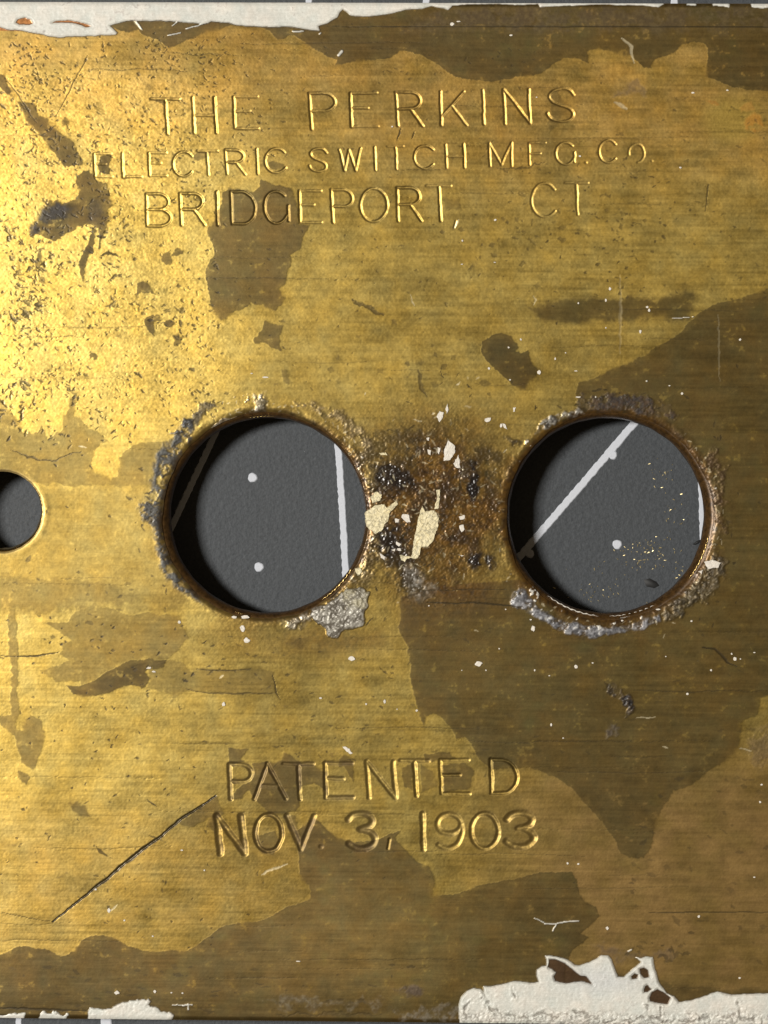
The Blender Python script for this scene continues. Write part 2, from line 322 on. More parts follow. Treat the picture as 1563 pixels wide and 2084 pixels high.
# --- stamped lettering
def arc(cx, cy, rx, ry, a0, a1, n=14):
    return [(cx + rx * math.cos(math.radians(a0 + (a1 - a0) * i / n)), cy + ry * math.sin(math.radians(a0 + (a1 - a0) * i / n))) for i in range(n + 1)]
G = {
 'T': [[(0,0),(1,0)], [(.5,.03),(.55,1)]], 'H': [[(0,0),(0,1)], [(1,0),(1,1)], [(0,.5),(1,.5)]],
 'E': [[(0,0),(0,1)], [(0,0),(1,0)], [(0,.45),(.66,.45)], [(0,1),(1,1)]], 'F': [[(0,0),(0,1)], [(0,0),(1,0)], [(0,.5),(.66,.5)]],
 'P': [[(0,0),(0,1)], [(0,0),(.55,0)] + arc(.55,.25,.45,.25,-90,90)[1:] + [(0,.5)]],
 'R': [[(0,0),(0,1)], [(0,0),(.55,0)] + arc(.55,.25,.42,.25,-90,90)[1:] + [(0,.5)], [(.55,.5),(1,1)]],
 'B': [[(0,0),(0,1)], [(0,0),(.5,0)] + arc(.5,.24,.42,.24,-90,90)[1:] + [(0,.48)], [(.5,.48)] + arc(.52,.74,.48,.26,-90,90)[1:] + [(0,1)]],
 'K': [[(0,0),(0,1)], [(.95,0),(.04,.72)], [(.45,.42),(1,1)]], 'I': [[(.5,0),(.5,1)]], '1': [[(.5,0),(.5,1)]],
 'N': [[(0,0),(0,1)], [(1,0),(1,1)], [(0,0),(1,1)]],
 'M': [[(0,0),(0,1)], [(1,0),(1,1)], [(0,0),(.53,.95)], [(.53,.95),(1,0)]],
 'L': [[(0,0),(0,1)], [(0,1),(1,1)]], 'W': [[(0,.05),(.25,1),(.45,.05),(.78,1),(1,0)]], 'V': [[(0,0),(.5,1),(1,0)]], 'A': [[(.42,0),(0,1)], [(.42,0),(1,1)], [(.2,.62),(.72,.62)]],
 'C': [arc(.52,.5,.52,.5,-40,-320,20)], 'G': [arc(.5,.5,.5,.5,-45,-330,20), [(.98,.45),(.98,.92)]],
 'D': [[(0,0),(0,1)], [(0,0),(.4,0)] + arc(.42,.5,.58,.5,-90,90,14)[1:] + [(0,1)]],
 'O': [arc(.5,.5,.5,.5,0,360,26)], '0': [arc(.5,.5,.5,.5,0,360,26)],
 'o': [arc(.5,.5,.5,.5,-190,80,18)],
 'S': [[(1,.2),(.82,.03),(.5,0),(.2,.06),(.03,.22),(.12,.38),(.4,.48),(.75,.56),(1,.72),(.95,.9),(.65,1),(.3,.98),(.08,.88),(0,.74)]],
 '3': [[(.05,.2),(.2,.04),(.5,0),(.8,.06),(.92,.22),(.8,.38),(.45,.46)], [(.45,.46),(.8,.5),(1,.68),(.92,.88),(.6,1),(.25,.97),(.05,.85)]],
 '9': [arc(.5,.29,.44,.28,0,360,22), [(.94,.29),(.98,.55),(.85,.85),(.55,1),(.25,.98),(.1,.9)]],
 '.': [[(.45,.5),(.55,.55)]], ',': [[(.7,0),(.2,1)]],
}
for k_ in ('S', '3', '9'):       # round the corners of the freehand curves
    for j_, st_ in enumerate(G[k_]):
        for _ in range(2):
            if len(st_) > 4: st_ = [st_[0]] + [p for a, b_ in zip(st_[:-1], st_[1:]) for p in ((a[0]*.75+b_[0]*.25, a[1]*.75+b_[1]*.25), (a[0]*.25+b_[0]*.75, a[1]*.25+b_[1]*.75))] + [st_[-1]]
        G[k_][j_] = st_
LET = [  # glyph, x0,y0,x1,y1, lean, half width, depth, word
 ('T',308,201,365,272,2,4.6,2.6,'THE'),('H',391,198,437,270,4,4.6,2.6,'THE'),('E',476,197,524,261,2,4.4,2.4,'THE'),
 ('P',630,190,681,263,5,4.4,2.3,'PERKINS'),('E',713,189,766,257,3,4.4,2.4,'PERKINS'),('R',805,188,856,256,5,4.4,2.3,'PERKINS'),('K',896,186,947,255,3,4.4,2.4,'PERKINS'),('I',980,183,986,252,2,4.2,2.3,'PERKINS'),('N',1025,182,1075,252,3,4.4,2.4,'PERKINS'),('S',1114,180,1168,248,0,4.4,2.3,'PERKINS'),
 ('E',191,313,226,360,3,3.9,2.2,'ELECTRIC'),('L',248,311,285,360,3,3.9,2.2,'ELECTRIC'),('E',303,311,338,357,2,3.9,2.2,'ELECTRIC'),('C',353,308,394,358,0,4.0,2.3,'ELECTRIC'),('T',401,308,442,356,1,3.9,2.2,'ELECTRIC'),('R',459,305,496,355,3,3.9,2.2,'ELECTRIC'),('I',520,303,525,353,2,3.8,2.1,'ELECTRIC'),('C',540,302,584,351,0,4.0,2.3,'ELECTRIC'),
 ('S',630,301,664,349,0,3.7,1.9,'SWITCH'),('W',690,302,733,347,0,3.8,2.1,'SWITCH'),('I',760,299,766,346,2,3.7,2.1,'SWITCH'),('T',788,298,820,344,1,3.6,2.1,'SWITCH'),('C',842,296,884,342,0,3.8,2.1,'SWITCH'),('H',907,294,943,342,2,3.7,2.1,'SWITCH'),
 ('M',996,290,1041,337,1,3.7,2.0,'MFG'),('F',1076,291,1110,335,1,3.6,1.9,'MFG'),('G',1131,290,1170,334,0,3.6,1.7,'MFG'),('.',1188,327,1198,335,0,4.0,1.8,'MFG'),
 ('C',1219,285,1256,331,0,3.6,1.7,'CO'),('o',1279,293,1311,331,0,3.6,1.7,'CO'),('.',1322,324,1332,332,0,3.6,1.5,'CO'),
 ('B',298,395,346,460,2,4.5,2.6,'BRIDGEPORT'),('R',366,393,413,458,3,4.5,2.6,'BRIDGEPORT'),('I',438,391,445,458,2,4.5,2.6,'BRIDGEPORT'),('D',469,390,517,456,4,4.5,2.4,'BRIDGEPORT'),('G',537,388,586,454,2,4.5,2.4,'BRIDGEPORT'),('E',609,388,652,452,2,4.3,2.4,'BRIDGEPORT'),('P',674,386,717,453,4,4.4,2.4,'BRIDGEPORT'),('O',734,384,788,451,0,4.4,2.4,'BRIDGEPORT'),('R',808,381,855,450,3,4.3,2.4,'BRIDGEPORT'),('T',868,378,918,449,1,4.2,2.3,'BRIDGEPORT'),(',',922,450,931,464,0,3,1.6,'BRIDGEPORT'),
 ('C',1082,373,1134,441,0,4.2,2.0,'CT'),('T',1150,372,1196,437,1,4.0,2.0,'CT'),
 ('P',467,1556,512,1626,3,6.0,4.2,'PATENTED'),('A',517,1554,581,1626,0,5.8,4.0,'PATENTED'),('T',577,1555,637,1626,1,5.8,4.2,'PATENTED'),('E',662,1553,717,1624,1,5.8,4.0,'PATENTED'),('N',747,1550,800,1623,5,6.4,4.2,'PATENTED'),('T',815,1548,872,1620,2,6.2,4.2,'PATENTED'),('E',897,1547,953,1615,2,5.4,3.8,'PATENTED'),('D',998,1546,1051,1614,2,5.4,3.8,'PATENTED'),
 ('N',441,1661,490,1736,8,9.0,5.2,'NOV'),('O',519,1658,574,1733,0,6.4,4.6,'NOV'),('V',585,1660,640,1728,0,7.4,4.4,'NOV'),('.',647,1718,658,1728,0,6.5,3,'NOV'),
 ('3',707,1654,765,1728,0,8.6,4.6,'date 3'),(',',788,1709,795,1727,0,5,2.6,'date 3'),
 ('1',854,1656,866,1728,3,7.2,4.0,'1903'),('9',887,1656,942,1727,0,7.0,3.4,'1903'),('0',959,1655,1014,1727,0,6.4,3.4,'1903'),('3',1028,1654,1088,1723,0,9.2,4.2,'1903'),
]
groove = np.zeros((H, W), f32); dirt_shade = np.zeros((H, W), f32)
glyph_seed = 0
for (g, x0, y0, x1, y1, lean, hw, dep, word) in LET:
    glyph_seed += 1
    hw = hw * (.86 if hw < 5 else .9)
    r_ = random.Random(glyph_seed)
    sl = window([(x0, y0), (x1, y1)], hw * 2.2 + 3)
    X = XX[sl] + wX[sl] * .16; Y = YY[sl] + wY[sl] * .16
    best = np.full(X.shape, 1e9, f32); hh = np.zeros(X.shape, f32)
    strokes = G[g]
    if g in 'TFE' and hw < 5: strokes = strokes
    for st in strokes:
        jx, jy = r_.uniform(-.6, .6), r_.uniform(-.6, .6)
        pts = [(x0 + u * (x1 - x0) + v * lean + jx, y0 + v * (y1 - y0) + jy) for u, v in st]
        bd = np.full(X.shape, 1e9, f32); uu = np.zeros(X.shape, f32)
        for i in range(len(pts) - 1):
            d2, t = seg_d2(X, Y, pts[i], pts[i + 1])
            mk = d2 < bd; bd = np.where(mk, d2, bd); uu = np.where(mk, (i + t) / (len(pts) - 1), uu)
        d = np.sqrt(bd)
        wv = hw * (1 + .12 * med[sl]) 
        dv = dep * (1 + .25 * med[sl]) * r_.uniform(.72, 1.05) * (.7 if abs(st[0][1] - st[-1][1]) < .1 and len(st) == 2 else 1) * (.9 if hw < 5 else .8)
        q = np.clip(d / wv, 0, 3)
        prof = -dv * .56 * np.clip(1 - q * q, 0, 1) ** 1.8
        lip = .0 * dv * np.exp(-((q - 1.18) / .22) ** 2)
        hh = np.where(prof < -0.01, np.minimum(hh, prof), np.maximum(hh, np.where(hh < -.01, hh, lip)))
        best = np.minimum(best, d)
    hgt[sl] += hh
    gm = sm(1.05, .7, best / hw)
    groove[sl] = np.maximum(groove[sl], gm)
    idx = len(parts)
    kind = 'stamped_digit' if g in '0139' else ('stamped_mark' if g in '.,' else 'stamped_letter')
    nm = {'.': 'stamped full stop', ',': 'stamped comma', 'o': 'stamped small raised letter O'}.get(g, ('stamped digit ' if kind == 'stamped_digit' else 'stamped letter ') + g)
    parts[idx] = (kind, nm + ' in ' + ({'NOV': 'NOV.', 'CO': 'CO.', 'MFG': 'MFG.', 'date 3': 'the day 3 of the date'}.get(word, word)))
    lb = lab[sl]; lb[(best < hw * 1.08) & (lb == 0)] = idx
    if hw > 5: dirt_shade[sl] = np.maximum(dirt_shade[sl], gm * (.30 + .35 * sm(-.3, .5, med[sl])) * (1 if x0 < 740 else .4))
    # dark grime just beside the stroke
    dirt_shade[sl] = np.maximum(dirt_shade[sl], (.35 if hw > 5 else .10) * np.exp(-((best - hw * .9) / 2.0) ** 2) * (.5 + .5 * sm(-.4, .6, med[sl])))

# --- crust, grime, paint: layers with own colour
col_layers = []   # (slice, mask, rgb, metallic, rough)
HOLES = [(540., 1050., 210.), (1240., 1051., 211.), (4., 1041., 82.), (1779., 1041., 82.)]
LOW = [(545., 1048.5, 199.), (1236., 1049., 199.), (3., 1037.5, 78.5), (1781., 1038., 78.5)]
def hole_r(i, th):
    cx, cy, R = HOLES[i]
    return R + (1.3 * np.sin(3 * th + i) + .9 * np.sin(7 * th + 2 * i) + .6 * np.sin(17 * th + i) + .5 * np.sin(31 * th)) * (1 if R > 100 else .25)

# amber grime between and around the round holes
dh = [np.sqrt((XX - c[0]) ** 2 + (YY - c[1]) ** 2) - c[2] for c in HOLES]
g_mid = np.exp(-(((XX - 890) / 150) ** 2 + ((YY - 1040) / 165) ** 2) ** 1.5)
ring = np.exp(-np.clip(np.minimum(dh[0], dh[1]) - 4, 0, None) / (13 + 9 * ringn.clip(-1, 1)))
rightside = sm(560, 760, XX)
grime = np.clip(g_mid * 1.15 + ring * (.35 + .5 * rightside) + .28 * fbm(30, 5, 42) * (g_mid + ring * .6), 0, 1)
belt = np.exp(-(((XX - 640) / 210) ** 2 + ((YY - 1300) / 38) ** 2)) * .55 + .45 * np.exp(-(((XX - 900) / 150) ** 2 + ((YY - 1205) / 40) ** 2)) + np.exp(-(((XX - 880) / 200) ** 2 + ((YY - 880) / 60) ** 2)) * .35
amber = np.clip(grime + belt * (.7 + .5 * mott), 0, 1)
lump = fbm(9, 3, 43); lump2 = fbm(22, 3, 44)
hgt += grime * (.5 * lump2 + .2 * np.abs(lump) + .2 * grit + .14 * fine)
clot = np.zeros((H, W), f32)
for cx, cy, sx, sy, a in [(800,975,42,34,.95),(815,950,30,20,.6),(960,985,14,46,1),(945,960,24,20,.6),(966,1140,13,20,1),(998,1140,8,20,.9),(1048,897,15,9,.8),(790,1100,30,42,.95),(820,1135,40,28,.85),(745,930,26,16,.6),(735,1180,22,14,.5),(930,1090,26,18,.55),(990,930,24,16,.6),(870,1060,12,40,.5),(1000,1010,14,40,.5),(835,1175,26,30,.8),(1276,1428,10,10,.95),(1286,1441,7,7,.9),(1243,1398,8,10,.6),(1420,1345,4,4,.1),(125,430,26,14,.85),(98,440,18,14,.8),(72,462,8,12,.8),(195,440,14,26,.35),(905,1010,16,40,.5),(760,905,30,18,.5),(880,915,60,10,.4),(815,890,70,14,.45)]:
    c_, s_ = (math.cos(.35), math.sin(.35)) if (sx == 8) else (1, 0)
    dx = XX - cx + wX * 1.4; dy = YY - cy + wY * 1.4
    dx, dy = dx * c_ - dy * s_, dx * s_ + dy * c_
    clot = np.maximum(clot, a * sm(1.5, .5, np.sqrt((dx / sx) ** 2 + (dy / sy) ** 2) + .35 * lump))
hgt += clot * (.4 + .7 * lump + .3 * grit) * (.12 + .88 * (XX > 600))

def crust(poly, rgb, rgb2, k, hh, rough, met, warp=1.2, feather=2.5, lumpy=1.0, part=None, label=None, nz=9):
    global lab
    sl, d = region(poly, warp)
    m = sm(feather, -feather, d) * k
    if part is None or part == CR: m = m * (.25 + .75 * sm(-.75, .15, lump2[sl] + .5 * fine[sl] + .35 * ringn[sl]))
    n = lump[sl] if nz == 9 else lump2[sl]
    hgt[sl] += m * hh * .6 * (sm(0, -8, d) * .7 + .3) + m * lumpy * ((.8 - np.abs(n)).clip(0, 1) * .9 + .2 * fine[sl] + .14 * grit[sl])
    mix = sm(-.6, .9, .8 * n + .5 * fine[sl] + .25 * grit[sl])[..., None]
    col_layers.append((sl, m, np.array(rgb) * (1 - mix) + np.array(rgb2) * mix, met, rough))
    if part:
        idx = len(parts); parts[idx] = (part, label)
        lb = lab[sl]; lb[(m > .5 * k)] = idx
CR = 'crust_patch'
crust([(345,890),(375,850),(395,855),(400,890),(380,915),(365,940),(360,960),(350,1000),(350,1060),(355,1100),(365,1150),(400,1200),(415,1225),(380,1212),(345,1188),(320,1150),(322,1100),(310,1060),(285,1050),(278,1040),(290,1020),(305,1005),(308,980),(315,950),(325,920)], (.018,.019,.022), (.075,.078,.075), .95, .6, .35, .2, 1.6, 7, .45, CR, 'blue black crust along the left edge of the left large hole')
crust([(340,882),(360,875),(380,852),(395,850),(390,870),(378,890)], (.02,.02,.022), (.09,.09,.09), .95, 1.5, .35, .1, 1.0, 2, .7, CR, 'dark grey crust patch at the upper left of the left large hole')
crust([(395,830),(415,815),(440,822),(440,835),(415,840),(400,860),(390,850)], (.03,.028,.03), (.10,.08,.05), .8, .5, .35, .3, 1.5, 4, .6)
crust([(500,850),(512,835),(518,805),(540,798),(548,812),(540,835),(545,842),(515,845)], (.10,.09,.07), (.42,.40,.34), .75, 1.2, .3, .5, 1.5, 4, 1.1)
crust([(600,822),(640,820),(690,838),(735,875),(755,905),(745,930),(730,905),(700,872),(650,845),(600,832)], (.08,.055,.025), (.33,.25,.13), .75, .6, .3, .5, 1.8, 8, .7)
crust([(735,935),(748,960),(756,1010),(760,1080),(748,1130),(730,1180),(745,1185),(768,1130),(775,1080),(768,1000),(760,950)], (.07,.045,.015), (.40,.29,.13), .75, .6, .3, .5, 2, 6, .8)
crust([(430,872),(450,856),(480,850),(498,845),(503,852),(475,868),(440,884)], (.30,.24,.16), (.52,.46,.34), 1, 2.5, .5, 0, .8, 1, 1.2, 'paint_flake', 'cream chip on the upper left rim of the left large hole')
crust([(632,1255),(640,1238),(665,1232),(690,1215),(705,1200),(730,1195),(748,1205),(750,1225),(745,1240),(740,1272),(720,1278),(700,1282),(685,1298),(670,1295),(660,1280),(645,1270)], (.15,.13,.10), (.52,.49,.42), 1, 3.5, .28, .15, .9, 1.5, 2.0, 'solder_lump', 'grey and cream crinkled lump below right of the left large hole')
crust([(700,1204),(728,1196),(748,1206),(748,1226),(742,1238),(720,1240),(705,1235)], (.36,.32,.20), (.62,.57,.42), .9, 1.5, .4, .1, .9, 1.5, 1.6)
crust([(572,1264),(600,1257),(628,1242),(634,1262),(610,1282),(580,1278)], (.16,.13,.09), (.48,.44,.36), .75, 1.5, .3, .3, 1.2, 4, 1.2)
crust([(1085,882),(1092,862),(1120,843),(1150,836),(1182,835),(1185,846),(1150,854),(1120,866),(1100,882)], (.05,.045,.04), (.42,.40,.35), .95, 1.4, .3, .1, 1.4, 3, .9, CR, 'silvery crust at the upper left rim of the right large hole')
crust([(1172,836),(1190,815),(1230,805),(1300,808),(1340,820),(1390,843),(1370,856),(1340,848),(1310,842),(1260,834),(1200,840)], (.022,.016,.016), (.08,.045,.02), .92, .8, .55, .1, 2.4, 5, .8, CR, 'dark brown crust above the right large hole')
crust([(1036,1212),(1045,1202),(1060,1200),(1075,1215),(1100,1240),(1150,1262),(1200,1275),(1260,1278),(1300,1268),(1340,1250),(1345,1264),(1310,1280),(1260,1290),(1200,1297),(1150,1288),(1110,1265),(1080,1250),(1045,1232)], (.09,.09,.10), (.40,.40,.42), .95, 2.4, .26, 0, 1.0, 3, .9, CR, 'blue grey glossy crust under the right large hole')
crust([(1345,1250),(1400,1200),(1435,1150),(1450,1130),(1478,1145),(1470,1180),(1440,1212),(1400,1240),(1360,1265)], (.04,.032,.02), (.17,.13,.07), .85, 2.0, .4, .25, 2.0, 5, 1.5, CR, 'rough brown crust at the lower right rim of the right large hole')
crust([(1436,920),(1455,905),(1462,930),(1475,960),(1470,1020),(1485,1060),(1465,1090),(1455,1040),(1450,980)], (.06,.03,.015), (.16,.10,.04), .7, .8, .4, .4, 2.5, 6, 1.2)
crust([(825,1150),(850,1160),(862,1185),(885,1190),(880,1215),(855,1222),(835,1212),(828,1190)], (.16,.14,.10), (.46,.44,.40), .6, .4, .35, .1, 1.4, 9, .5)
crust([(1238,1392),(1250,1388),(1262,1400),(1270,1412),(1285,1422),(1292,1438),(1285,1450),(1275,1462),(1278,1440),(1262,1425),(1250,1418),(1238,1405)], (.015,.012,.012), (.13,.09,.05), .85, .8, .35, .1, 1.0, 2, .8, CR, 'dark flaked blister below the right large hole')
crust([(1235,1475),(1258,1478),(1255,1495),(1236,1505)], (.05,.04,.04), (.15,.12,.08), .6, .4, .4, .1, 1.2, 4, .5)
crust([(800,2015),(830,2005),(865,2012),(855,2028),(810,2026)], (.06,.04,.04), (.14,.10,.08), .6, .3, .4, .1, 1.5, 5, .3)
crust([(540,2040),(640,2030),(775,2036),(780,2046),(640,2045),(560,2050)], (.14,.11,.07), (.34,.31,.24), .35, .3, .35, .1, 3, 8, .3)
crust([(800,2054),(900,2050),(930,2058),(930,2080),(820,2078)], (.12,.10,.07), (.30,.28,.24), .45, .3, .35, .1, 3, 6, .5)
crust([(1516,238),(1535,230),(1552,240),(1554,256),(1535,268),(1512,262)], (.42,.15,.01), (.5,.2,.015), .6, .1, .4, .5, .8, 4, .1)
crust([(1440,207),(1455,205),(1463,214),(1450,216)], (.38,.14,.01), (.4,.16,.02), .6, .1, .4, .5, .6, 2, .1)
crust([(1505,220),(1530,208),(1540,225),(1510,230)], (.38,.16,.02), (.42,.2,.03), .55, .1, .4, .5, .8, 3, .1)
crust([(1285,165),(1300,162),(1312,178),(1310,192),(1296,185),(1270,192),(1250,200),(1240,196),(1262,185)], (.05,.035,.035), (.12,.08,.05), .55, 0, .5, .3, 1.6, 5, .1)
crust([(1530,1485),(1563,1470),(1600,1500),(1590,1560),(1540,1555),(1525,1520)], (.05,.03,.03), (.14,.09,.05), .5, .3, .5, .3, 2.5, 9, .4)
crust([(1205,1920),(1290,1938),(1340,1930),(1380,1940),(1340,1950),(1250,1948)], (.05,.035,.03), (.12,.08,.05), .5, .1, .5, .3, 2.5, 7, .1)
crust([(820,60),(1563,60),(1700,60),(1700,10),(1100,12),(920,20)], (.07,.045,.02), (.13,.09,.035), .6, .2, .5, .3, 2.5, 16, .05)

# paint
paint = np.zeros((H, W), f32)
def paintp(poly, holes, hh, label, warp=.35, lumpy=.4, grey=0.0, part='paint_patch'):
    sl, d = region(poly, warp)
    for h in holes:
        d = np.maximum(d, -sdf(h, XX[sl] + wX[sl] * .3, YY[sl] + wY[sl] * .3))
    m = sm(.9, -.9, d)
    paint[sl] = np.maximum(paint[sl], m)
    hgt[sl] = hgt[sl] * (1 - .5 * m) + m * hh * sm(1, -5, d) + m * lumpy * (.6 * lump2[sl] + .35 * fine[sl] + .15 * grit[sl]) + m * .7
    dirt_shade[sl] = np.maximum(dirt_shade[sl], m * sm(.07, .0, np.abs(ringn[sl] + .3 * med[sl])) * .22 * sm(.0, .6, mott[sl]))
    hgt[sl] += .3 * np.exp(-(d + 3.5) ** 2 / 5) * m
    dd = np.exp(-(np.clip(d, 0, None) / 2.5) ** 2) * (d > 0) * .5
    dirt[sl] = np.maximum(dirt[sl], dd * (YY[sl] > 30))
    idx = len(parts); parts[idx] = (part, label)
    lb = lab[sl]; lb[d < 0] = idx
    return sl, d, m
W1 = [(-820,48),(-400,60),(-20,52),(0,55),(15,60),(40,61),(70,66),(105,74),(120,76),(150,74),(200,72),(235,72),(238,68),(228,58),(223,53),(240,48),(260,42),(275,42),(330,42),(360,44),(400,46),(412,50),(430,44),(465,46),(480,50),(500,52),(535,54),(600,55),(625,60),(650,63),(648,54),(665,48),(685,35),(690,25),(698,18),(706,24),(712,30),(740,33),(780,30),(800,26),(825,20),(860,18),(880,12),(900,16),(912,20),(920,11),(950,8),(1070,9),(1095,7),(1100,14),(1130,12),(1163,11),(1200,8),(1300,10),(1340,14),(1352,8),(1352,-20),(-820,-20)]
paintp(W1, [[(33,45),(37,38),(50,36),(62,40),(68,47),(60,50),(40,49)], [(105,47),(115,43),(145,41),(165,46),(180,50),(186,55),(175,56),(165,52),(150,47),(125,47)]], 1.6, 'white paint strip along the top edge with a torn lower margin', .25)
for k, pl in enumerate([[(1396,-9),(1418,-9),(1418,11),(1400,11)], [(1450,-9),(1488,-9),(1485,16),(1465,13),(1452,12)], [(1522,-9),(1640,-9),(1600,14),(1563,14),(1545,16),(1530,14)]]):
    paintp(pl, [], 1.2, ['small white paint chip on the top edge, leftmost of three', 'small white paint chip on the top edge, middle of three', 'white paint chip on the top edge near the right side of the picture'][k], .4)
W2 = [(937,2120),(935,2075),(933,2050),(937,2030),(950,2016),(965,2010),(980,2013),(986,2020),(985,2008),(1015,2006),(1045,1998),(1075,1998),(1080,2000),(1097,1998),(1093,1985),(1093,1973),(1103,1966),(1112,1965),(1112,1958),(1110,1945),(1118,1944),(1130,1947),(1155,1953),(1170,1964),(1180,1964),(1200,1958),(1215,1950),(1225,1944),(1238,1945),(1245,1953),(1252,1975),(1256,1988),(1270,1988),(1285,1975),(1305,1958),(1292,1948),(1305,1950),(1315,1946),(1328,1948),(1330,1965),(1333,1975),(1340,1998),(1357,2021),(1372,2028),(1382,2040),(1410,2035),(1440,2025),(1460,2018),(1490,2024),(1530,2023),(1563,2022),(1900,2030),(2300,2018),(2620,2020),(2620,2120)]
W2h = [[(1116,1952),(1130,1953),(1150,1960),(1165,1972),(1180,1985),(1195,1988),(1203,1998),(1208,2004),(1190,1998),(1150,2000),(1130,1996),(1125,1985),(1130,1978),(1122,1972),(1115,1968)], [(1285,1985),(1292,1980),(1300,1983),(1299,1991),(1287,1993)], [(1302,1972),(1312,1968),(1320,1975),(1322,1988),(1312,1990),(1304,1982)], [(1312,2005),(1318,2003),(1328,2012),(1318,2018),(1311,2020),(1310,2012)], [(1322,2030),(1328,2018),(1340,2012),(1355,2020),(1365,2030),(1360,2043),(1340,2042),(1322,2038)]]
sl2, d2_, m2_ = paintp(W2, W2h, 3.4, 'thick white paint patch with torn holes on the bottom edge at the right', .25, .9)
# crinkled crease through the thick paint, and its folded left end
for pts, dd, wd in [([(1000,2050),(1020,2058),(1035,2064),(1055,2066),(1080,2068),(1110,2062),(1140,2070),(1165,2060),(1185,2064),(1210,2075),(1260,2078),(1320,2072),(1400,2078),(1480,2070),(1563,2075)], 2.6, 4), ([(988,2022),(990,2040),(1002,2052)], 3, 3.5), ([(950,2078),(945,2050),(958,2036),(980,2032)], 2.2, 4), ([(1045,2010),(1048,2032)], 1.5, 4), ([(1320,2050),(1326,2075)], 2, 4), ([(1345,2050),(1350,2075)], 2, 4), ([(1500,2040),(1512,2060),(1506,2075)], 2.6, 6)]:
    sl = window(pts, 14); X = XX[sl] + wX[sl] * 1.3; Y = YY[sl] + wY[sl] * 1.3; bd = np.full(X.shape, 1e9, f32)
    for i in range(len(pts) - 1): bd = np.minimum(bd, seg_d2(X, Y, pts[i], pts[i + 1])[0])
    d = np.sqrt(bd); k = sm(wd * 1.3, 0, d) * paint[sl]
    hgt[sl] -= dd * k * (.7 + .6 * lump[sl]); hgt[sl] += .6 * dd * np.exp(-((d - wd * 1.5) / 3) ** 2) * paint[sl] * (.6 + lump[sl])
    dirt_shade[sl] = np.maximum(dirt_shade[sl], sm(.3, .9, k * (.75 + .8 * lump[sl])) * .75)  # crease shading put into the paint colour
low = (sm(2050, 2070, YY + 6 * lump2) * paint * (XX > 930)); hgt += low * (2.0 * np.abs(lump) + .8 * np.abs(fine) - 1.5)
dirt_shade = np.maximum(dirt_shade, low * sm(.25, .05, np.abs(lump)) * .6)
paintp([(178,2062),(185,2050),(200,2052),(215,2052),(240,2045),(260,2040),(280,2036),(300,2034),(305,2040),(300,2045),(320,2055),(325,2060),(345,2058),(353,2063),(350,2070),(335,2080),(250,2090),(185,2090)], [], 1.8, 'white paint patch on the bottom edge at the left', .7, 1.2)
paintp([(-40,2066),(0,2068),(20,2066),(50,2062),(49,2090),(-40,2090)], [], 1.0, 'small white paint chip on the bottom edge at far left', .8, .8)
paintp([(80,2067),(105,2066),(135,2069),(135,2090),(70,2090)], [], .8, 'dirty white paint smear on the bottom edge', 1.6, .8)
def thinpaint(pts, wd):
    sl = window(pts, wd + 4); X = XX[sl] + wX[sl] * .3; Y = YY[sl] + wY[sl] * .3; bd = np.full(X.shape, 1e9, f32)
    for i in range(len(pts) - 1): bd = np.minimum(bd, seg_d2(X, Y, pts[i], pts[i + 1])[0])
    m = sm(1.1, .5, np.sqrt(bd) / wd); paint[sl] = np.maximum(paint[sl], m * .8); hgt[sl] += m * .7
for pts, wd in [([(1088,1869),(1108,1878)],1.2),([(1110,1880),(1130,1881),(1148,1876),(1178,1874)],1.6),([(1133,1882),(1124,1895)],1.3),([(276,42),(288,59)],1.4),([(350,53),(362,44)],1.2),([(342,72),(368,66)],1.2),([(380,58),(400,52)],1.3),([(402,52),(425,46)],1.3),([(596,64),(618,63)],1.4),([(650,69),(652,68)],1.6),([(690,112),(696,104)],3.0),([(1113,1961),(1113,1970)],1.3),([(1,2078),(480,2082)],1.2),([(480,2081),(930,2086)],1.8),([(352,2045),(392,2045)],1.0),([(372,2046),(383,2044),(383,2054)],1.8),([(1278,1936),(1284,1932)],1.6),([(1316,775),(1317,777)],1.5),([(1368,648),(1412,645)],.8)]:
    thinpaint(pts, wd)

for (i_, a0, a1, r0, r1, th_) in [(1, 62, 150, 213, 240, .55), (1, 205, 245, 212, 234, .7), (0, 250, 280, 212, 244, .7), (0, 285, 345, 214, 238, .85), (0, 30, 75, 212, 234, .7), (1, 5, 60, 214, 240, .95), (1, 300, 360, 213, 230, 1.0), (0, 345, 392, 213, 246, .75), (0, 90, 120, 213, 226, .8)]:
    cx_, cy_ = HOLES[i_][:2]; sl = window([(cx_ - 260, cy_ - 260), (cx_ + 260, cy_ + 260)], 2)
    X = XX[sl] + wX[sl] * 2; Y = YY[sl] + wY[sl] * 2; rr_ = np.hypot(X - cx_, Y - cy_); an = np.degrees(np.arctan2(Y - cy_, X - cx_)) % 360
    am_ = np.minimum((an - a0) % 360, (a1 - an) % 360); inside = ((an - a0) % 360) < (a1 - a0)
    m = inside * sm(0, 10, am_) * sm(r0 - 3, r0 + 3, rr_) * sm(r1 + 5, r1 - 5, rr_) * sm(th_, th_ + .35, .75 * lump[sl] + .55 * fine[sl] + .35 * lump2[sl])
    paint[sl] = np.maximum(paint[sl], m * .75); hgt[sl] += m * .9
# ------------------------------------------------------------------ hole lips and pieces of geometry
TH = {}
for i, (cx, cy, R) in enumerate(HOLES):
    th = np.arctan2(YY - cy, XX - cx)
    d = np.sqrt((XX - cx) ** 2 + (YY - cy) ** 2) - hole_r(i, th)
    lipw = 9. if R > 100 else 5.
    hgt -= 2.6 * np.clip(1 - np.clip(d, 0, None) / lipw, 0, 1) ** 2 * (1 if R > 100 else .6)
    hgt += (.25 if R > 100 else .15) * np.exp(-((d - lipw - 5) / 5) ** 2) * (1 + lump2)
    TH[i] = d
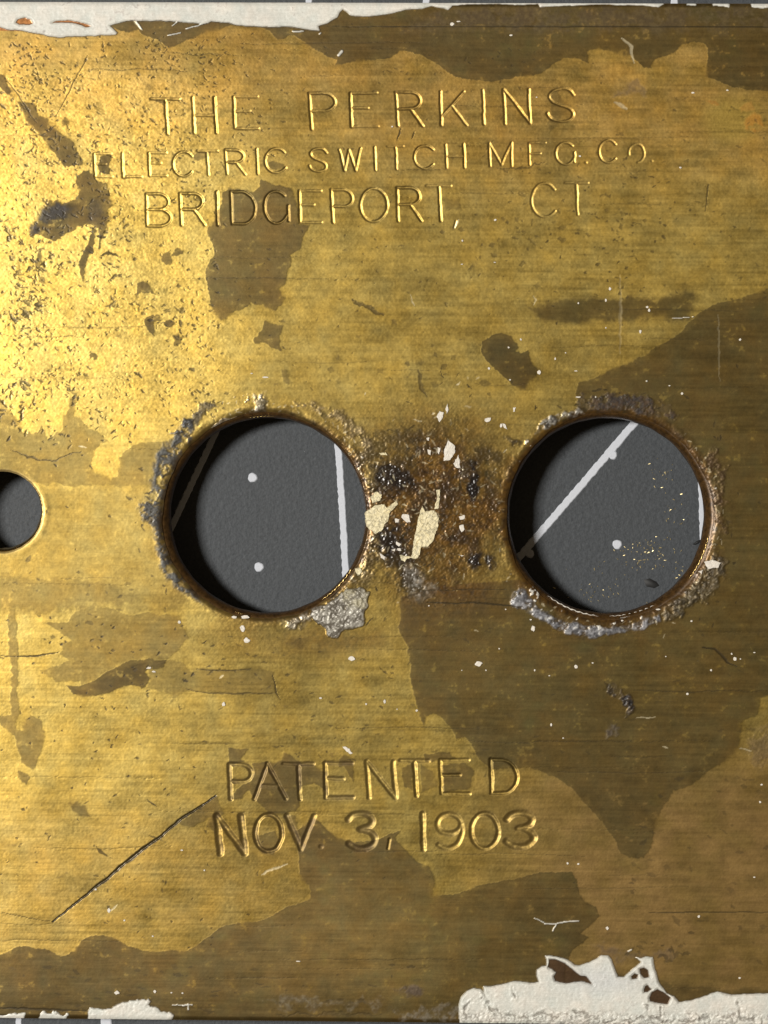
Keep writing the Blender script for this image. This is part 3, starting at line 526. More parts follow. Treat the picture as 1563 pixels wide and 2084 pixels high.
# rounded long edges of the plate
et = (YY - yT(XX)); eb = (yB(XX) - YY)
hgt -= 4.0 * np.clip(1 - et / 9, 0, 1) ** 2 + 4.0 * np.clip(1 - eb / 9, 0, 1) ** 2
hgt -= 1.2 * sm(60, 0, et) + 2.0 * sm(60, 0, eb)
for s_ in ((XX + 785), (2565 - XX)): hgt -= 4.0 * np.clip(1 - s_ / 14, 0, 1) ** 2

# ------------------------------------------------------------------ colours (surface colour, plus light falloff and glints painted in)
bareY = np.array([.535, .378, .095], f32); bareO = np.array([.52, .322, .084], f32); bareR = np.array([.70, .47, .13], f32)
filmA = np.array([.115, .076, .025], f32); filmB = np.array([.112, .075, .021], f32)
brownish = np.clip(sm(820, 1250, XX) * sm(1440, 1640, YY) + .5 * sm(1100, 1500, XX) * sm(500, 250, YY) * 0, 0, 1)
orange = np.clip(sm(480, 60, YY) + .6 * sm(500, 1000, XX) * sm(560, 200, YY) + .5 * sm(1560, 1760, YY) * sm(900, 500, XX), 0, 1) * (.8 + .3 * mott)
orange = np.clip(orange, 0, 1)[..., None]
base = bareY * (1 - orange) + bareO * orange
v = np.clip(veil_falloff + .10 * n_fl, 0, 1)[..., None]
base = base * (1 - v) + (base * .30 + np.array([.03, .02, .008], f32)) * v
base = base * (1 + .09 * mott + .04 * streak + .025 * streak2 + .12 * fine + .10 * med + .06 * grit)[..., None]
base = base * (1 + bright * (.10 * fine + .10 * grit + .06 * med))[..., None]
base = base * (1 + np.clip(ringn, -1, 1)[..., None] * np.array([.05, .0, -.14], f32))
br = (brownish * (.85 + .25 * mott))[..., None].clip(0, 1)
base = base * (1 - br) + np.array([.285, .178, .058], f32) * (1 + .16 * med + .12 * mott)[..., None] * br
fc = filmA + (filmB - filmA) * sm(300, 1200, XX)[..., None]
fc = fc * (1 + .14 * mott + .08 * streak + .11 * med + .04 * streak2 + .06 * fine)[..., None]
big = fbm(130, 4, 57, 1.8)
fc = fc * (1 - .22 * sm(.2, 1.1, big) + .12 * sm(.2, 1.1, -big))[..., None]
fc = fc * (1 + np.clip(ringn, -1, 1)[..., None] * np.array([.08, .0, -.12], f32))
fc = fc * (1 + .65 * np.exp(-(((XX - 720) / 330) ** 2 + ((YY - 1900) / 170) ** 2)))[..., None]
fc = fc * (1 - .80 * np.clip(fdark, 0, 1))[..., None]
grn = (sm(.2, 1.2, mott) * .5)[..., None]
fc = fc * (1 + grn * np.array([-.10, .04, -.08], f32))
film = film * (1 - .38 * sm(.7, 1.4, med + .6 * fine)) * (.93 + .07 * np.clip(mott, -1, 1))
isl = sm(1.05, 1.5, n_fl + .45 * fine) * .5 * (1 - brownish); film = np.maximum(film, isl)
F = film[..., None]
col = base * (1 - F) + fc * F
met = (1 - film) * (.97 - .25 * brownish) + film * .72
rou = (1 - film) * (.385 + .03 * bright) + film * .45
rou = rou + .03 * streak + .03 * mott
# yellow patch by the upper right
yp = np.exp(-(((XX - 1490) / 62) ** 2 + ((YY - 245) / 48) ** 2) ** 2) * .7
col = col * (1 - yp[..., None]) + np.array([.80, .56, .12], f32) * .75 * yp[..., None]
# amber
am = (amber * .9)[..., None]
ac = np.array([.155, .072, .008], f32) * (1 + .30 * lump + .45 * lump2 + .35 * fine + .3 * np.clip(ringn, -1, 1))[..., None]
ac = ac * (1 - .72 * sm(-.05, .75, lump2 + .7 * ringn + .4 * fine))[..., None]
spark = (sm(1.15, 1.5, fine + .5 * grit) * sm(.2, .6, amber))[..., None]  # sparkle glints painted into the amber colour
ac = ac * (1 - spark) + np.array([.75, .55, .25], f32) * spark
col = col * (1 - am) + np.clip(ac, .012, 1) * am
met = met * (1 - amber * .5); rou = rou * (1 - amber) + amber * (.29 + .04 * lump)
kl = clot[..., None]; col = col * (1 - kl) + np.array([.022, .016, .013], f32) * (1 + .5 * lump[..., None]) * kl
met = met * (1 - clot * .9); rou = rou * (1 - clot) + clot * np.where(XX > 600, .24, .36)
# crust layers
for sl, m, rgb, mt, rg in col_layers:
    mm = m[..., None]
    col[sl] = col[sl] * (1 - mm) + rgb * mm
    met[sl] = met[sl] * (1 - m) + mt * m; rou[sl] = rou[sl] * (1 - m) + (rg + .1) * m
# dark rim ring right at the holes
for i in (0, 1):
    k = np.exp(-(np.clip(TH[i] + 2 * lump, 0, None) / 7.) ** 2) * (.6 + .3 * np.clip(lump2, -1, 1))
    col = col * (1 - k[..., None]) + np.array([.06, .032, .010], f32) * (1 + .6 * lump[..., None]) * k[..., None]
    met = met * (1 - k * .6); rou = rou * (1 - k) + .30 * k
k = np.exp(-(np.clip(TH[2], 0, None) / 4.) ** 2) * .6
col = col * (1 - k[..., None]) + np.array([.62, .46, .2], f32) * k[..., None]
# grooves
gv = groove[..., None] * np.where(YY > 1500, .12, .15)[..., None]
col = col * (1 - gv) + (col * .45 + np.array([.52, .37, .13], f32) * .75) * gv
met = met * (1 - groove * .8) + groove * .8 * .95; rou = rou * (1 - groove) + groove * np.where(YY > 1500, .44, .41)
dk = np.clip(dirt * (1 - groove * .6), 0, 1)[..., None]
col = col * (1 - dk * .94) + np.array([.045, .032, .012], f32) * dk * .94
met = met * (1 - dk[..., 0] * .7); rou = rou * (1 - dk[..., 0]) + .27 * dk[..., 0]
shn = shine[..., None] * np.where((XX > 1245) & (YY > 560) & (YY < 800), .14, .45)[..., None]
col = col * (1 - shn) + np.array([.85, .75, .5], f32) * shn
# paint over everything
pc = np.array([.80, .785, .71], f32) * (1 + .07 * mott + .05 * fine + .05 * lump2)[..., None]
pc = pc * (1 + np.clip(lump2, -1.2, 1.2)[..., None] * np.array([.02, -.015, -.03], f32))
spots = sm(.7, 1.5, fine + .8 * mott + .3 * grit) * (.35 + .3 * sm(400, 40, YY))
pc = pc * (1 - spots[..., None] * np.array([.45, .5, .5], f32))
bl = (np.exp(-(((XX - 1225) / 80) ** 2 + ((YY - 1995) / 30) ** 2)) * .5)[..., None]
pc = pc * (1 - bl) + np.array([.66, .69, .72], f32) * bl
pm = paint[..., None]
expo = ((YY < 62) & (XX < 200) & (YY > 30))
col = np.where(expo[..., None] & (pm < .5), np.array([.30, .13, .045], f32) * (1 + .3 * lump[..., None]), col)
for h_ in W2h:
    sl = window(h_, 8); dd = sm(3, 0, sdf(h_, XX[sl], YY[sl]))[..., None] * .85
    col[sl] = col[sl] * (1 - dd) + np.array([.085, .045, .022], f32) * (1 + .2 * med[sl][..., None]) * dd
col = col * (1 - pm) + pc * pm
met = met * (1 - paint); rou = rou * (1 - paint) + paint * .42
gd = np.clip(dirt_shade, 0, 1)[..., None]
col = col * (1 - gd * .8) + np.array([.075, .046, .026], f32) * gd * .8
met = met * (1 - gd[..., 0] * .5)
col = np.clip(col, .004, .95).astype(f32); met = np.clip(met, 0, 1).astype(f32); rou = np.clip(rou, .15, .8).astype(f32)

# ------------------------------------------------------------------ materials
def mat(name):
    m = bpy.data.materials.new(name); m.use_nodes = True
    nt = m.node_tree; b = nt.nodes['Principled BSDF']; return m, nt, b
def N(nt, t, **kw):
    n = nt.nodes.new(t)
    for k_, v_ in kw.items():
        if k_ in n.inputs: n.inputs[k_].default_value = v_
        else: setattr(n, k_, v_)
    return n
m_plate, nt, b = mat('aged_brass')
ac_ = N(nt, 'ShaderNodeAttribute', attribute_name='tone'); ap = N(nt, 'ShaderNodeAttribute', attribute_name='finish')
sep = N(nt, 'ShaderNodeSeparateColor'); nt.links.new(ap.outputs['Color'], sep.inputs[0])
tc = N(nt, 'ShaderNodeTexCoord')
mp = N(nt, 'ShaderNodeMapping'); mp.inputs['Scale'].default_value = (900, 9000, 1)
nt.links.new(tc.outputs['Object'], mp.inputs[0])
n1 = N(nt, 'ShaderNodeTexNoise', Scale=1.0, Detail=5.0, Roughness=.65); nt.links.new(mp.outputs[0], n1.inputs['Vector'])
n2 = N(nt, 'ShaderNodeTexNoise', Scale=11000.0, Detail=4.0, Roughness=.7); nt.links.new(tc.outputs['Object'], n2.inputs['Vector'])
mr1 = N(nt, 'ShaderNodeMapRange'); mr1.inputs[1].default_value = .25; mr1.inputs[2].default_value = .75; mr1.inputs[3].default_value = .91; mr1.inputs[4].default_value = 1.09
nt.links.new(n1.outputs[0], mr1.inputs[0])
mr2 = N(nt, 'ShaderNodeMapRange'); mr2.inputs[1].default_value = .25; mr2.inputs[2].default_value = .75; mr2.inputs[3].default_value = .88; mr2.inputs[4].default_value = 1.12
nt.links.new(n2.outputs[0], mr2.inputs[0])
mu = N(nt, 'ShaderNodeMath', operation='MULTIPLY'); nt.links.new(mr1.outputs[0], mu.inputs[0]); nt.links.new(mr2.outputs[0], mu.inputs[1])
vm = N(nt, 'ShaderNodeVectorMath', operation='SCALE'); nt.links.new(ac_.outputs['Color'], vm.inputs[0]); nt.links.new(mu.outputs[0], vm.inputs['Scale'])
nt.links.new(vm.outputs[0], b.inputs['Base Color'])
nt.links.new(sep.outputs[0], b.inputs['Metallic']); nt.links.new(sep.outputs[1], b.inputs['Roughness'])
ad = N(nt, 'ShaderNodeMath', operation='ADD'); nt.links.new(n1.outputs[0], ad.inputs[0]); nt.links.new(n2.outputs[0], ad.inputs[1])
bp = N(nt, 'ShaderNodeBump', Strength=.35, Distance=6e-6); nt.links.new(ad.outputs[0], bp.inputs['Height']); nt.links.new(bp.outputs[0], b.inputs['Normal'])

def simple(name, rgb, rough=.5, metal=0, ns=0, amt=.2, bump=0, bscale=3000):
    m, nt, b = mat(name)
    b.inputs['Roughness'].default_value = rough; b.inputs['Metallic'].default_value = metal
    tc = N(nt, 'ShaderNodeTexCoord'); nz = N(nt, 'ShaderNodeTexNoise', Scale=float(ns or 2000), Detail=5.0, Roughness=.65)
    nt.links.new(tc.outputs['Object'], nz.inputs['Vector'])
    r = N(nt, 'ShaderNodeMapRange'); r.inputs[1].default_value = .3; r.inputs[2].default_value = .7; r.inputs[3].default_value = 1 - amt; r.inputs[4].default_value = 1 + amt
    nt.links.new(nz.outputs[0], r.inputs[0])
    vm = N(nt, 'ShaderNodeVectorMath', operation='SCALE'); vm.inputs[0].default_value = rgb; nt.links.new(r.outputs[0], vm.inputs['Scale'])
    nt.links.new(vm.outputs[0], b.inputs['Base Color'])
    if bump:
        n2 = N(nt, 'ShaderNodeTexNoise', Scale=float(bscale), Detail=3.0); nt.links.new(tc.outputs['Object'], n2.inputs['Vector'])
        bp = N(nt, 'ShaderNodeBump', Strength=.8, Distance=bump); nt.links.new(n2.outputs[0], bp.inputs['Height']); nt.links.new(bp.outputs[0], b.inputs['Normal'])
    return m
m_mat = simple('dark_grey_mat', (.056, .063, .071), .60, 0, 5500, .26, 4.5e-5, 3800)
m_white = simple('white_print', (.70, .73, .80), .6, 0, 9000, .08, 1e-5, 6000)
m_rim = simple('brown_stained_brass', (.085, .044, .013), .36, .3, 3000, .6, 2e-5, 2500)
m_rimb = simple('bright_worn_brass', (.70, .50, .19), .35, 1, 3000, .3, 1e-5, 3500)
m_speck = simple('paint_fleck_white', (.88, .82, .72), .55, 0, 6000, .15)
m_cream = simple('cream_paint_chip', (.93, .82, .52), .5, 0, 4500, .25, 1.3e-4, 2600)
def cracked(m, scale):
    nt = m.node_tree; b = nt.nodes['Principled BSDF']; src = b.inputs['Base Color'].links[0].from_socket
    tc = N(nt, 'ShaderNodeTexCoord'); nz = N(nt, 'ShaderNodeTexNoise', Scale=scale * 2.0, Detail=4.0); nt.links.new(tc.outputs['Object'], nz.inputs['Vector'])
    vs_ = N(nt, 'ShaderNodeVectorMath', operation='SCALE'); nt.links.new(nz.outputs['Color'], vs_.inputs[0]); vs_.inputs['Scale'].default_value = .9 / scale
    va = N(nt, 'ShaderNodeVectorMath', operation='ADD'); nt.links.new(tc.outputs['Object'], va.inputs[0]); nt.links.new(vs_.outputs[0], va.inputs[1])
    vo = N(nt, 'ShaderNodeTexVoronoi', feature='DISTANCE_TO_EDGE'); vo.inputs['Scale'].default_value = scale; nt.links.new(va.outputs[0], vo.inputs['Vector'])
    r = N(nt, 'ShaderNodeMapRange'); r.inputs[1].default_value = 0; r.inputs[2].default_value = .08; r.inputs[3].default_value = .5; r.inputs[4].default_value = 1
    nt.links.new(vo.outputs['Distance'], r.inputs[0])
    vm = N(nt, 'ShaderNodeVectorMath', operation='SCALE'); nt.links.new(src, vm.inputs[0]); nt.links.new(r.outputs[0], vm.inputs['Scale']); nt.links.new(vm.outputs[0], b.inputs['Base Color'])
cracked(m_cream, 2300.0)
m_gold = simple('brass_filings', (.75, .62, .32), .35, .6, 3000, .3)
m_dark = simple('dark_debris', (.02, .02, .02), .6, 0, 3000, .3)
m_side = simple('plate_side_brass', (.3, .2, .08), .45, .6, 2000, .3)

# ------------------------------------------------------------------ build the plate mesh pieces
Xb = XX.astype(np.float64).copy(); Yb = YY.astype(np.float64).copy()
cxf = .25 * (Xb[:-1, :-1] + Xb[1:, :-1] + Xb[:-1, 1:] + Xb[1:, 1:]); cyf = .25 * (Yb[:-1, :-1] + Yb[1:, :-1] + Yb[:-1, 1:] + Yb[1:, 1:])
keep = np.ones(cxf.shape, bool)
for i, (cx, cy, R) in enumerate(HOLES):
    th = np.arctan2(cyf - cy, cxf - cx); ins = np.hypot(cxf - cx, cyf - cy) < hole_r(i, th)
    keep &= ~ins
    touch = np.zeros((H, W), bool); touch[:-1, :-1] |= ins; touch[1:, :-1] |= ins; touch[:-1, 1:] |= ins; touch[1:, 1:] |= ins
    out = np.zeros((H, W), bool); o_ = ~ins; out[:-1, :-1] |= o_; out[1:, :-1] |= o_; out[:-1, 1:] |= o_; out[1:, 1:] |= o_
    bd = touch & out
    th = np.arctan2(Yb[bd] - cy, Xb[bd] - cx); rr = hole_r(i, th)
    Xb[bd] = cx + rr * np.cos(th); Yb[bd] = cy + rr * np.sin(th)
px = (Xb - PXW / 2) * S; py = (PXH / 2 - Yb) * S; pz = hgt.astype(np.float64) * S
gx = np.gradient(hgt.astype(np.float64), axis=1) / np.gradient(xs)[None, :]
gy = np.gradient(hgt.astype(np.float64), axis=0) / (np.gradient(yr)[:, None])
nrm = np.stack([-gx, gy, np.ones_like(gx)], -1); nrm /= np.linalg.norm(nrm, axis=-1, keepdims=True)
co = np.stack([px, py, pz], -1).reshape(-1, 3).astype(f32); nrm = nrm.reshape(-1, 3).astype(f32)
colf = np.concatenate([col.reshape(-1, 3), np.ones((H * W, 1), f32)], 1)
finf = np.stack([met.ravel(), rou.ravel(), np.zeros(H * W, f32), np.ones(H * W, f32)], 1).astype(f32)

flab = lab[:-1, :-1].copy()
lib = np.arange(H * W).reshape(H, W)
q = np.stack([lib[1:, :-1], lib[1:, 1:], lib[:-1, 1:], lib[:-1, :-1]], -1)

root = bpy.data.objects.new('switch_plate', None); C.objects.link(root)
root.empty_display_size = 0.01
root.location = (0, 0, -GAP)
root['label'] = 'tarnished brass light switch plate stamped PATENTED, lying back side up on the dark mat'
root['category'] = 'switch plate'

def grid_piece(name, fmask, label):
    qq = q[fmask].reshape(-1, 4)
    if len(qq) < 2: return None
    vid, inv = np.unique(qq, return_inverse=True); inv = inv.reshape(-1, 4)
    me = bpy.data.meshes.new(name)
    me.vertices.add(len(vid)); cc = co[vid].copy(); cc[:, 2] += GAP
    me.vertices.foreach_set('co', cc.ravel())
    me.loops.add(inv.size); me.loops.foreach_set('vertex_index', inv.ravel().astype(np.int32))
    me.polygons.add(len(inv)); me.polygons.foreach_set('loop_start', np.arange(0, inv.size, 4, dtype=np.int32))
    me.polygons.foreach_set('use_smooth', np.ones(len(inv), bool))
    me.update(calc_edges=True)
    a = me.attributes.new('tone', 'FLOAT_COLOR', 'POINT'); a.data.foreach_set('color', colf[vid].ravel())
    a = me.attributes.new('finish', 'FLOAT_COLOR', 'POINT'); a.data.foreach_set('color', finf[vid].ravel())
    me.normals_split_custom_set_from_vertices(nrm[vid])
    me.materials.append(m_plate)
    o = bpy.data.objects.new(name, me); C.objects.link(o); o.parent = root
    if label: o['label'] = label
    return o
for idx, (nm, lb) in parts.items():
    grid_piece(nm, keep & (flab == idx), lb)

# ------------------------------------------------------------------ generic meshes
def mesh_obj(name, verts, faces, material, parent=None, label=None, smooth=True):
    me = bpy.data.meshes.new(name); me.from_pydata(verts, [], faces); me.update()
    if smooth:
        for p in me.polygons: p.use_smooth = True
    me.materials.append(material)
    o = bpy.data.objects.new(name, me); C.objects.link(o)
    if parent: o.parent = parent
    if label: o['label'] = label
    return o
ZR = lambda z: z + GAP       # local z under the root
# hole walls
for i, ((cx, cy, R), (lx, ly, LR)) in enumerate(zip(HOLES, LOW)):
    n = 256; rings = []
    big = R > 100
    prof = [(0.0, .6, 0.0), (0.0, -3.4 if big else -2.2, .15), (.45, -9, .3), (.8, -16, .6), (1.0, -24, 1.0), (1.0, -34, 1.0), (.85, -37, 1.0)] 
    vv = []
    for t, z, _ in prof:
        for k in range(n):
            th = 2 * math.pi * k / n
            rr = float(hole_r(i, th)) + (0.6 if t == 0 else 0)
            if z > 0: rr += 2.0; zz = -4.2 if big else -2.6
            else: zz = z
            ax = cx + rr * math.cos(th); ay = cy + rr * math.sin(th)
            nz = .8 * math.sin(9 * th + z) + .5 * math.sin(23 * th + 2 * z)
            bx = lx + (LR + nz * .8) * math.cos(th); by = ly + (LR + nz * .8) * math.sin(th)
            X_, Y_ = ax * (1 - t) + bx * t, ay * (1 - t) + by * t
            p = P(X_, Y_, ZR(zz * S)); vv.append(p)
    ff = []
    for a in range(len(prof) - 1):
        for k in range(n):
            k2 = (k + 1) % n
            ff.append((a * n + k, a * n + k2, (a + 1) * n + k2, (a + 1) * n + k))
    mesh_obj('hole_rim', vv, ff, m_rim if big else m_rimb, root, ['stained brown rim of the left large round hole', 'stained brown rim of the right large round hole', 'worn bright rim of the screw hole at the left', 'rim of the screw hole at the far end'][i])
# bright worn slivers on the rims
def rim_sliver(i, a0, a1, wd, rad, z, material=None, label=None):
    cx, cy, R = HOLES[i]; n = 40; vv = []
    for k in range(n + 1):
        th = math.radians(a0 + (a1 - a0) * k / n); e = math.sin(math.pi * k / n) ** .5 * wd * (1 + .35 * math.sin(k * 2.3) + .3 * math.sin(k * 5.1))
        r = rad + .8 * math.sin(k * 1.3)
        for dr, dz in ((-e / 2, -.8), (0, .9), (e / 2, -.6)):
            vv.append(P(cx + (r + dr) * math.cos(th), cy + (r + dr) * math.sin(th), ZR((z + dz) * S)))
    ff = []
    for k in range(n):
        for j in range(2): ff.append((k * 3 + j, k * 3 + j + 1, k * 3 + j + 4, k * 3 + j + 3))
    mesh_obj('rim_edge', vv, ff, material or m_rimb, root)
rim_sliver(0, 30, 56, 2.6, 206, -4); rim_sliver(0, 97, 108, 1.2, 205, -8); rim_sliver(0, -100, -84, 1.0, 203, -9)
rim_sliver(1, 10, 38, 2.4, 206, -4, m_rimb); rim_sliver(1, 62, 90, 1.6, 203, -10, m_speck); rim_sliver(1, 96, 128, 2.0, 204, -9, m_speck); rim_sliver(1, 78, 84, 1.2, 208, -5, m_speck)

# turned-down edge of the plate
x0, x1 = -785, 2565
def edge_strip(f):
    return f
n = 120; vv = []; ff = []
loop = [(x0 + (x1 - x0) * k / n, yT(x0 + (x1 - x0) * k / n)) for k in range(n + 1)] + [(x1 - (x1 - x0) * k / n, yB(x1 - (x1 - x0) * k / n)) for k in range(n + 1)]
L_ = len(loop); cxm, cym = (x0 + x1) / 2, 1040
for (z, off) in ((-5.5, -4), (-7, .8), (-GAP / S * .25, 2.5), (-GAP / S * .999, 4.0)):
    for (x, y) in loop:
        sx = 1 if x > cxm else -1; sy = 1 if y > cym else -1
        vv.append(P(x + (sx * off if abs(x - (x1 if sx > 0 else x0)) < 1 else 0), y + sy * off, ZR(z * S)))
for a in range(3):
    for k in range(L_):
        k2 = (k + 1) % L_; ff.append((a * L_ + k, (a + 1) * L_ + k, (a + 1) * L_ + k2, a * L_ + k2))
mesh_obj('turned_edge', vv, ff, m_side, root)

# ------------------------------------------------------------------ paint flakes lying on the plate
def flake(poly, th, material, label=None, name='paint_flake', z0=0.6, seed=0):
    r = random.Random(seed)
    out = []
    n = len(poly)
    for i in range(n):                 # roughen the outline
        a, b_ = poly[i], poly[(i + 1) % n]; L = math.hypot(b_[0] - a[0], b_[1] - a[1]); k = max(1, int(L / 3))
        for j in range(k):
            t = j / k; jj = min(1.0, L * .12)
            out.append((a[0] + (b_[0] - a[0]) * t + r.uniform(-jj, jj) * (j > 0), a[1] + (b_[1] - a[1]) * t + r.uniform(-jj, jj) * (j > 0)))
    cx = sum(p[0] for p in out) / len(out); cy = sum(p[1] for p in out) / len(out); m = len(out)
    vv = []
    levels = [(1.0, 0), (.97, th * .8), (.72, th), (.4, th * .95)]
    for s, z in levels:
        for (x, y) in out:
            vv.append(P(cx + (x - cx) * s, cy + (y - cy) * s, ZR((z0 + z + (r.uniform(-.4, .4) * th * .6 if z else 0)) * S)))
    vv.append(P(cx, cy, ZR((z0 + th) * S)))
    ff = []
    for a in range(len(levels) - 1):
        for k in range(m):
            k2 = (k + 1) % m; ff.append((a * m + k2, a * m + k, (a + 1) * m + k, (a + 1) * m + k2))
    for k in range(m): ff.append((3 * m + (k + 1) % m, 3 * m + k, 4 * m))
    return mesh_obj(name, vv, ff, material, root, label, smooth=False)
Z6 = (700, 800, 4.113)
FL = [
 ([(175,1000),(265,935),(340,930),(360,960),(440,900),(455,925),(385,1000),(375,1060),(340,1100),(320,1150),(262,1180),(190,1120),(180,1080)], 2.6, 'largest cream flake, at the right rim of the left large hole'),
 ([(220,870),(270,825),(320,850),(305,900),(240,925)], 2.0, 'small cream flake just above the largest flake by the left large hole'),
 ([(565,1380),(580,1260),(620,1050),(655,935),(680,990),(760,980),(800,1040),(790,1120),(760,1200),(740,1250),(700,1290),(650,1290),(620,1380),(590,1390)], 2.4, 'long ribbed cream flake standing between the two large holes'),
 ([(755,975),(780,870),(770,810),(805,805),(800,900),(790,970)], 1.6, 'narrow cream sliver at the top of the long ribbed flake'),
 ([(835,570),(840,470),(870,395),(930,440),(930,500),(890,560)], 2.0, 'pale grey cream flake high between the two large holes'),
 ([(915,590),(960,515),(975,625),(940,625)], 1.6, 'small white flake right under the pale grey cream flake'),
 ([(775,200),(800,150),(835,160),(825,210),(800,245)], 1.4, 'pale flake above the grime between the large holes'),
 ([(850,130),(868,88),(876,140),(860,175)], 1.2, 'thin pale sliver, topmost above the grime between the large holes'),
 ([(495,1010),(545,1020),(560,1080),(530,1085),(480,1040)], 1.5, 'pinkish flake between the largest flake and the long ribbed flake'),
 ([(785,450),(808,460),(797,515),(785,500)], 1.2, 'tiny cream flake left of the pale grey cream flake'),
 ([(425,1050),(465,1055),(455,1085),(430,1085)], 1.2, None),
 ([(300,1340),(350,1370),(340,1400),(310,1380)], 1.4, 'cream crumb below the largest flake'),
 ([(465,1355),(590,1370),(530,1385),(510,1415),(480,1400)], 1.2, 'flat cream splinter at the foot of the long ribbed flake'),
 ([(440,1240),(480,1265),(460,1285),(435,1265)], 1.2, None),
 ([(395,1310),(430,1300),(425,1325)], 1.0, None), ([(445,1300),(475,1300),(480,1320),(450,1318)], 1.0, None),
 ([(90,1470),(140,1460),(150,1500),(115,1530)], 1.5, 'cream crumb on the lower right rim of the left large hole'),
 ([(960,1035),(1010,1020),(1010,1050),(970,1060)], 1.2, None), ([(965,1110),(1000,1100),(1010,1140),(985,1165),(970,1140)], 1.2, None),
 ([(700,470),(730,480),(725,520),(705,510)], 1.0, None), ([(290,500),(350,495),(365,520),(310,520)], 1.0, None),
 ([(950,1350),(1005,1360),(985,1368)], .8, None),
 ([(1175,215),(1230,205),(1225,230),(1195,245)], 1.3, 'pinkish chip left of the top of the right large hole'), ([(1325,255),(1350,262),(1368,305),(1340,292)], 1.2, 'white chip nearest the top left of the right large hole'),
 ([(1415,120),(1440,118),(1430,155),(1415,158)], 1.0, None), ([(690,375),(715,372),(712,400),(695,395)], 1.2, None),
]
for k, (pl, th, lb) in enumerate(FL):
    flake(T(pl, *Z6), th, m_cream if k in (0, 1, 2, 3, 16, 12, 20) else m_speck, lb, z0=1.2, seed=k)
flake([(1432,1143),(1450,1139),(1467,1145),(1462,1155),(1440,1158)], 1.8, m_speck, 'white chip on the crust at the lower right of the right large hole', z0=4, seed=60)
flake([(1420,1163),(1430,1160),(1428,1168)], 1.5, m_speck, None, z0=3, seed=61)

SP = [(920,49,5,4),(933,44,5,1.6),(1040,72,4,2),(1480,184,3,2),(1410,189,4,2),(1385,341,3,2.2),(1241,588,3,4),(1317,625,3,3),(1321,632,2.5,4),(1303,675,3,4),(1233,667,2,2),(1506,691,2.6,3),(1233,611,2,4),(1177,617,2.2,2.2),(1060,691,2.2,3),(1035,707,2.2,2.4),(995,750,3,2.6),(1097,758,4,5),(1038,773,3,2),(1130,730,2.2,3.5),(1151,718,2,1.6),(1172,755,4,1.4),(1362,785,2.6,1.6),(1388,801,2.6,3.4),(1177,808,7,1.8),(1212,808,2,2),(991,855,5,4),(1020,866,3,5),(940,1364,1.6,1.4),(1085,1279,4.5,7),(1080,1261,2.6,2),(974,1351,8,6),(989,1364,2.2,2),(1016,1320,2.4,1.8),(1088,1364,2.2,2.6),(1118,1375,2.4,1.6),(1172,1357,4,4),(1206,1349,2.4,1.8),(1447,1364,2.6,2.6),(1399,1412,3.4,3.4),(1489,1331,2.2,2.6),(1496,1341,4,4.4),(1507,1341,2,1.4),(1535,1328,2.8,1.6),(1407,1264,2.6,2),(1122,1475,2.4,4),(1146,1502,2.2,1.6),(848,1446,2.8,3),(1550,1597,3,2.4),(1547,1632,3,3),(1422,1865,3.6,2.8),(1236,1889,4,3.6),(1505,1990,3.4,2.4),(494,1279,6,8),(502,1303,7,6),(477,1256,7,3),(499,1256,10,4),(716,1340,8,5),(455,1433,4,4.6),(652,1421,3.6,2.4),(745,1433,2.2,2.6),(783,1427,3,5),(607,1956,4.4,1.6),(315,2018,3.4,3.6),(371,2021,2.4,2.2),(349,2020,2.4,1.8),(238,2020,6.5,4.5),(195,1810,3,2.4),(222,1853,4,5),(370,1730,3,2),(253,1873,2.6,2),(311,1905,3,2),(416,1771,2.6,2),(1177,1758,3,2.4),(1155,1757,2.4,3),(1535,1785,2.6,1.6),(1339,1240,5,2),(798,258,2.4,2),(808,1443,1.6,1.4),(1092,198,2,1.4),(1355,1336,2,1.6),(1266,1263,3,2),(1008,448,3,2.6),(941,490,2.6,2.6),(1007,534,3,1.4),(940,538,3,1.6),(512,760,3,1.4),(540,768,7,2),(873,1233,2,1.5),(1029,1240,2,1.6),(1384,303+38,2.2,2),(304,1359,5,2.6),(313,1367,4,2.4),(300,1360,3,1.6),(365,1266,3,4),(1180,318,3,2)]
for k, (x, y, rx, ry) in enumerate(SP[:99]):
    r = random.Random(900 + k); n = 7 if rx < 4 else 11; rot = r.uniform(0, 6)
    pl = [(x + rx * math.cos(6.283 * j / n + rot) * r.uniform(.65, 1.1), y + ry * math.sin(6.283 * j / n + rot) * r.uniform(.65, 1.1)) for j in range(n)]
    flake(pl, .9 + .15 * min(rx, 5), m_speck, None, 'paint_speck', z0=.8, seed=k + 100)
flake([(697,1519),(703,1519),(712,1524),(718,1533),(714,1535),(706,1530)], 1.4, m_speck, 'bright elongated white fleck above the letter E of PATENTED', 'paint_speck', .8, 77)
flake([(1246,1273-950),(1256,1318),(1258,1324),(1252,1328)], 1.2, m_speck, None, 'paint_speck', .5, 78) if False else None

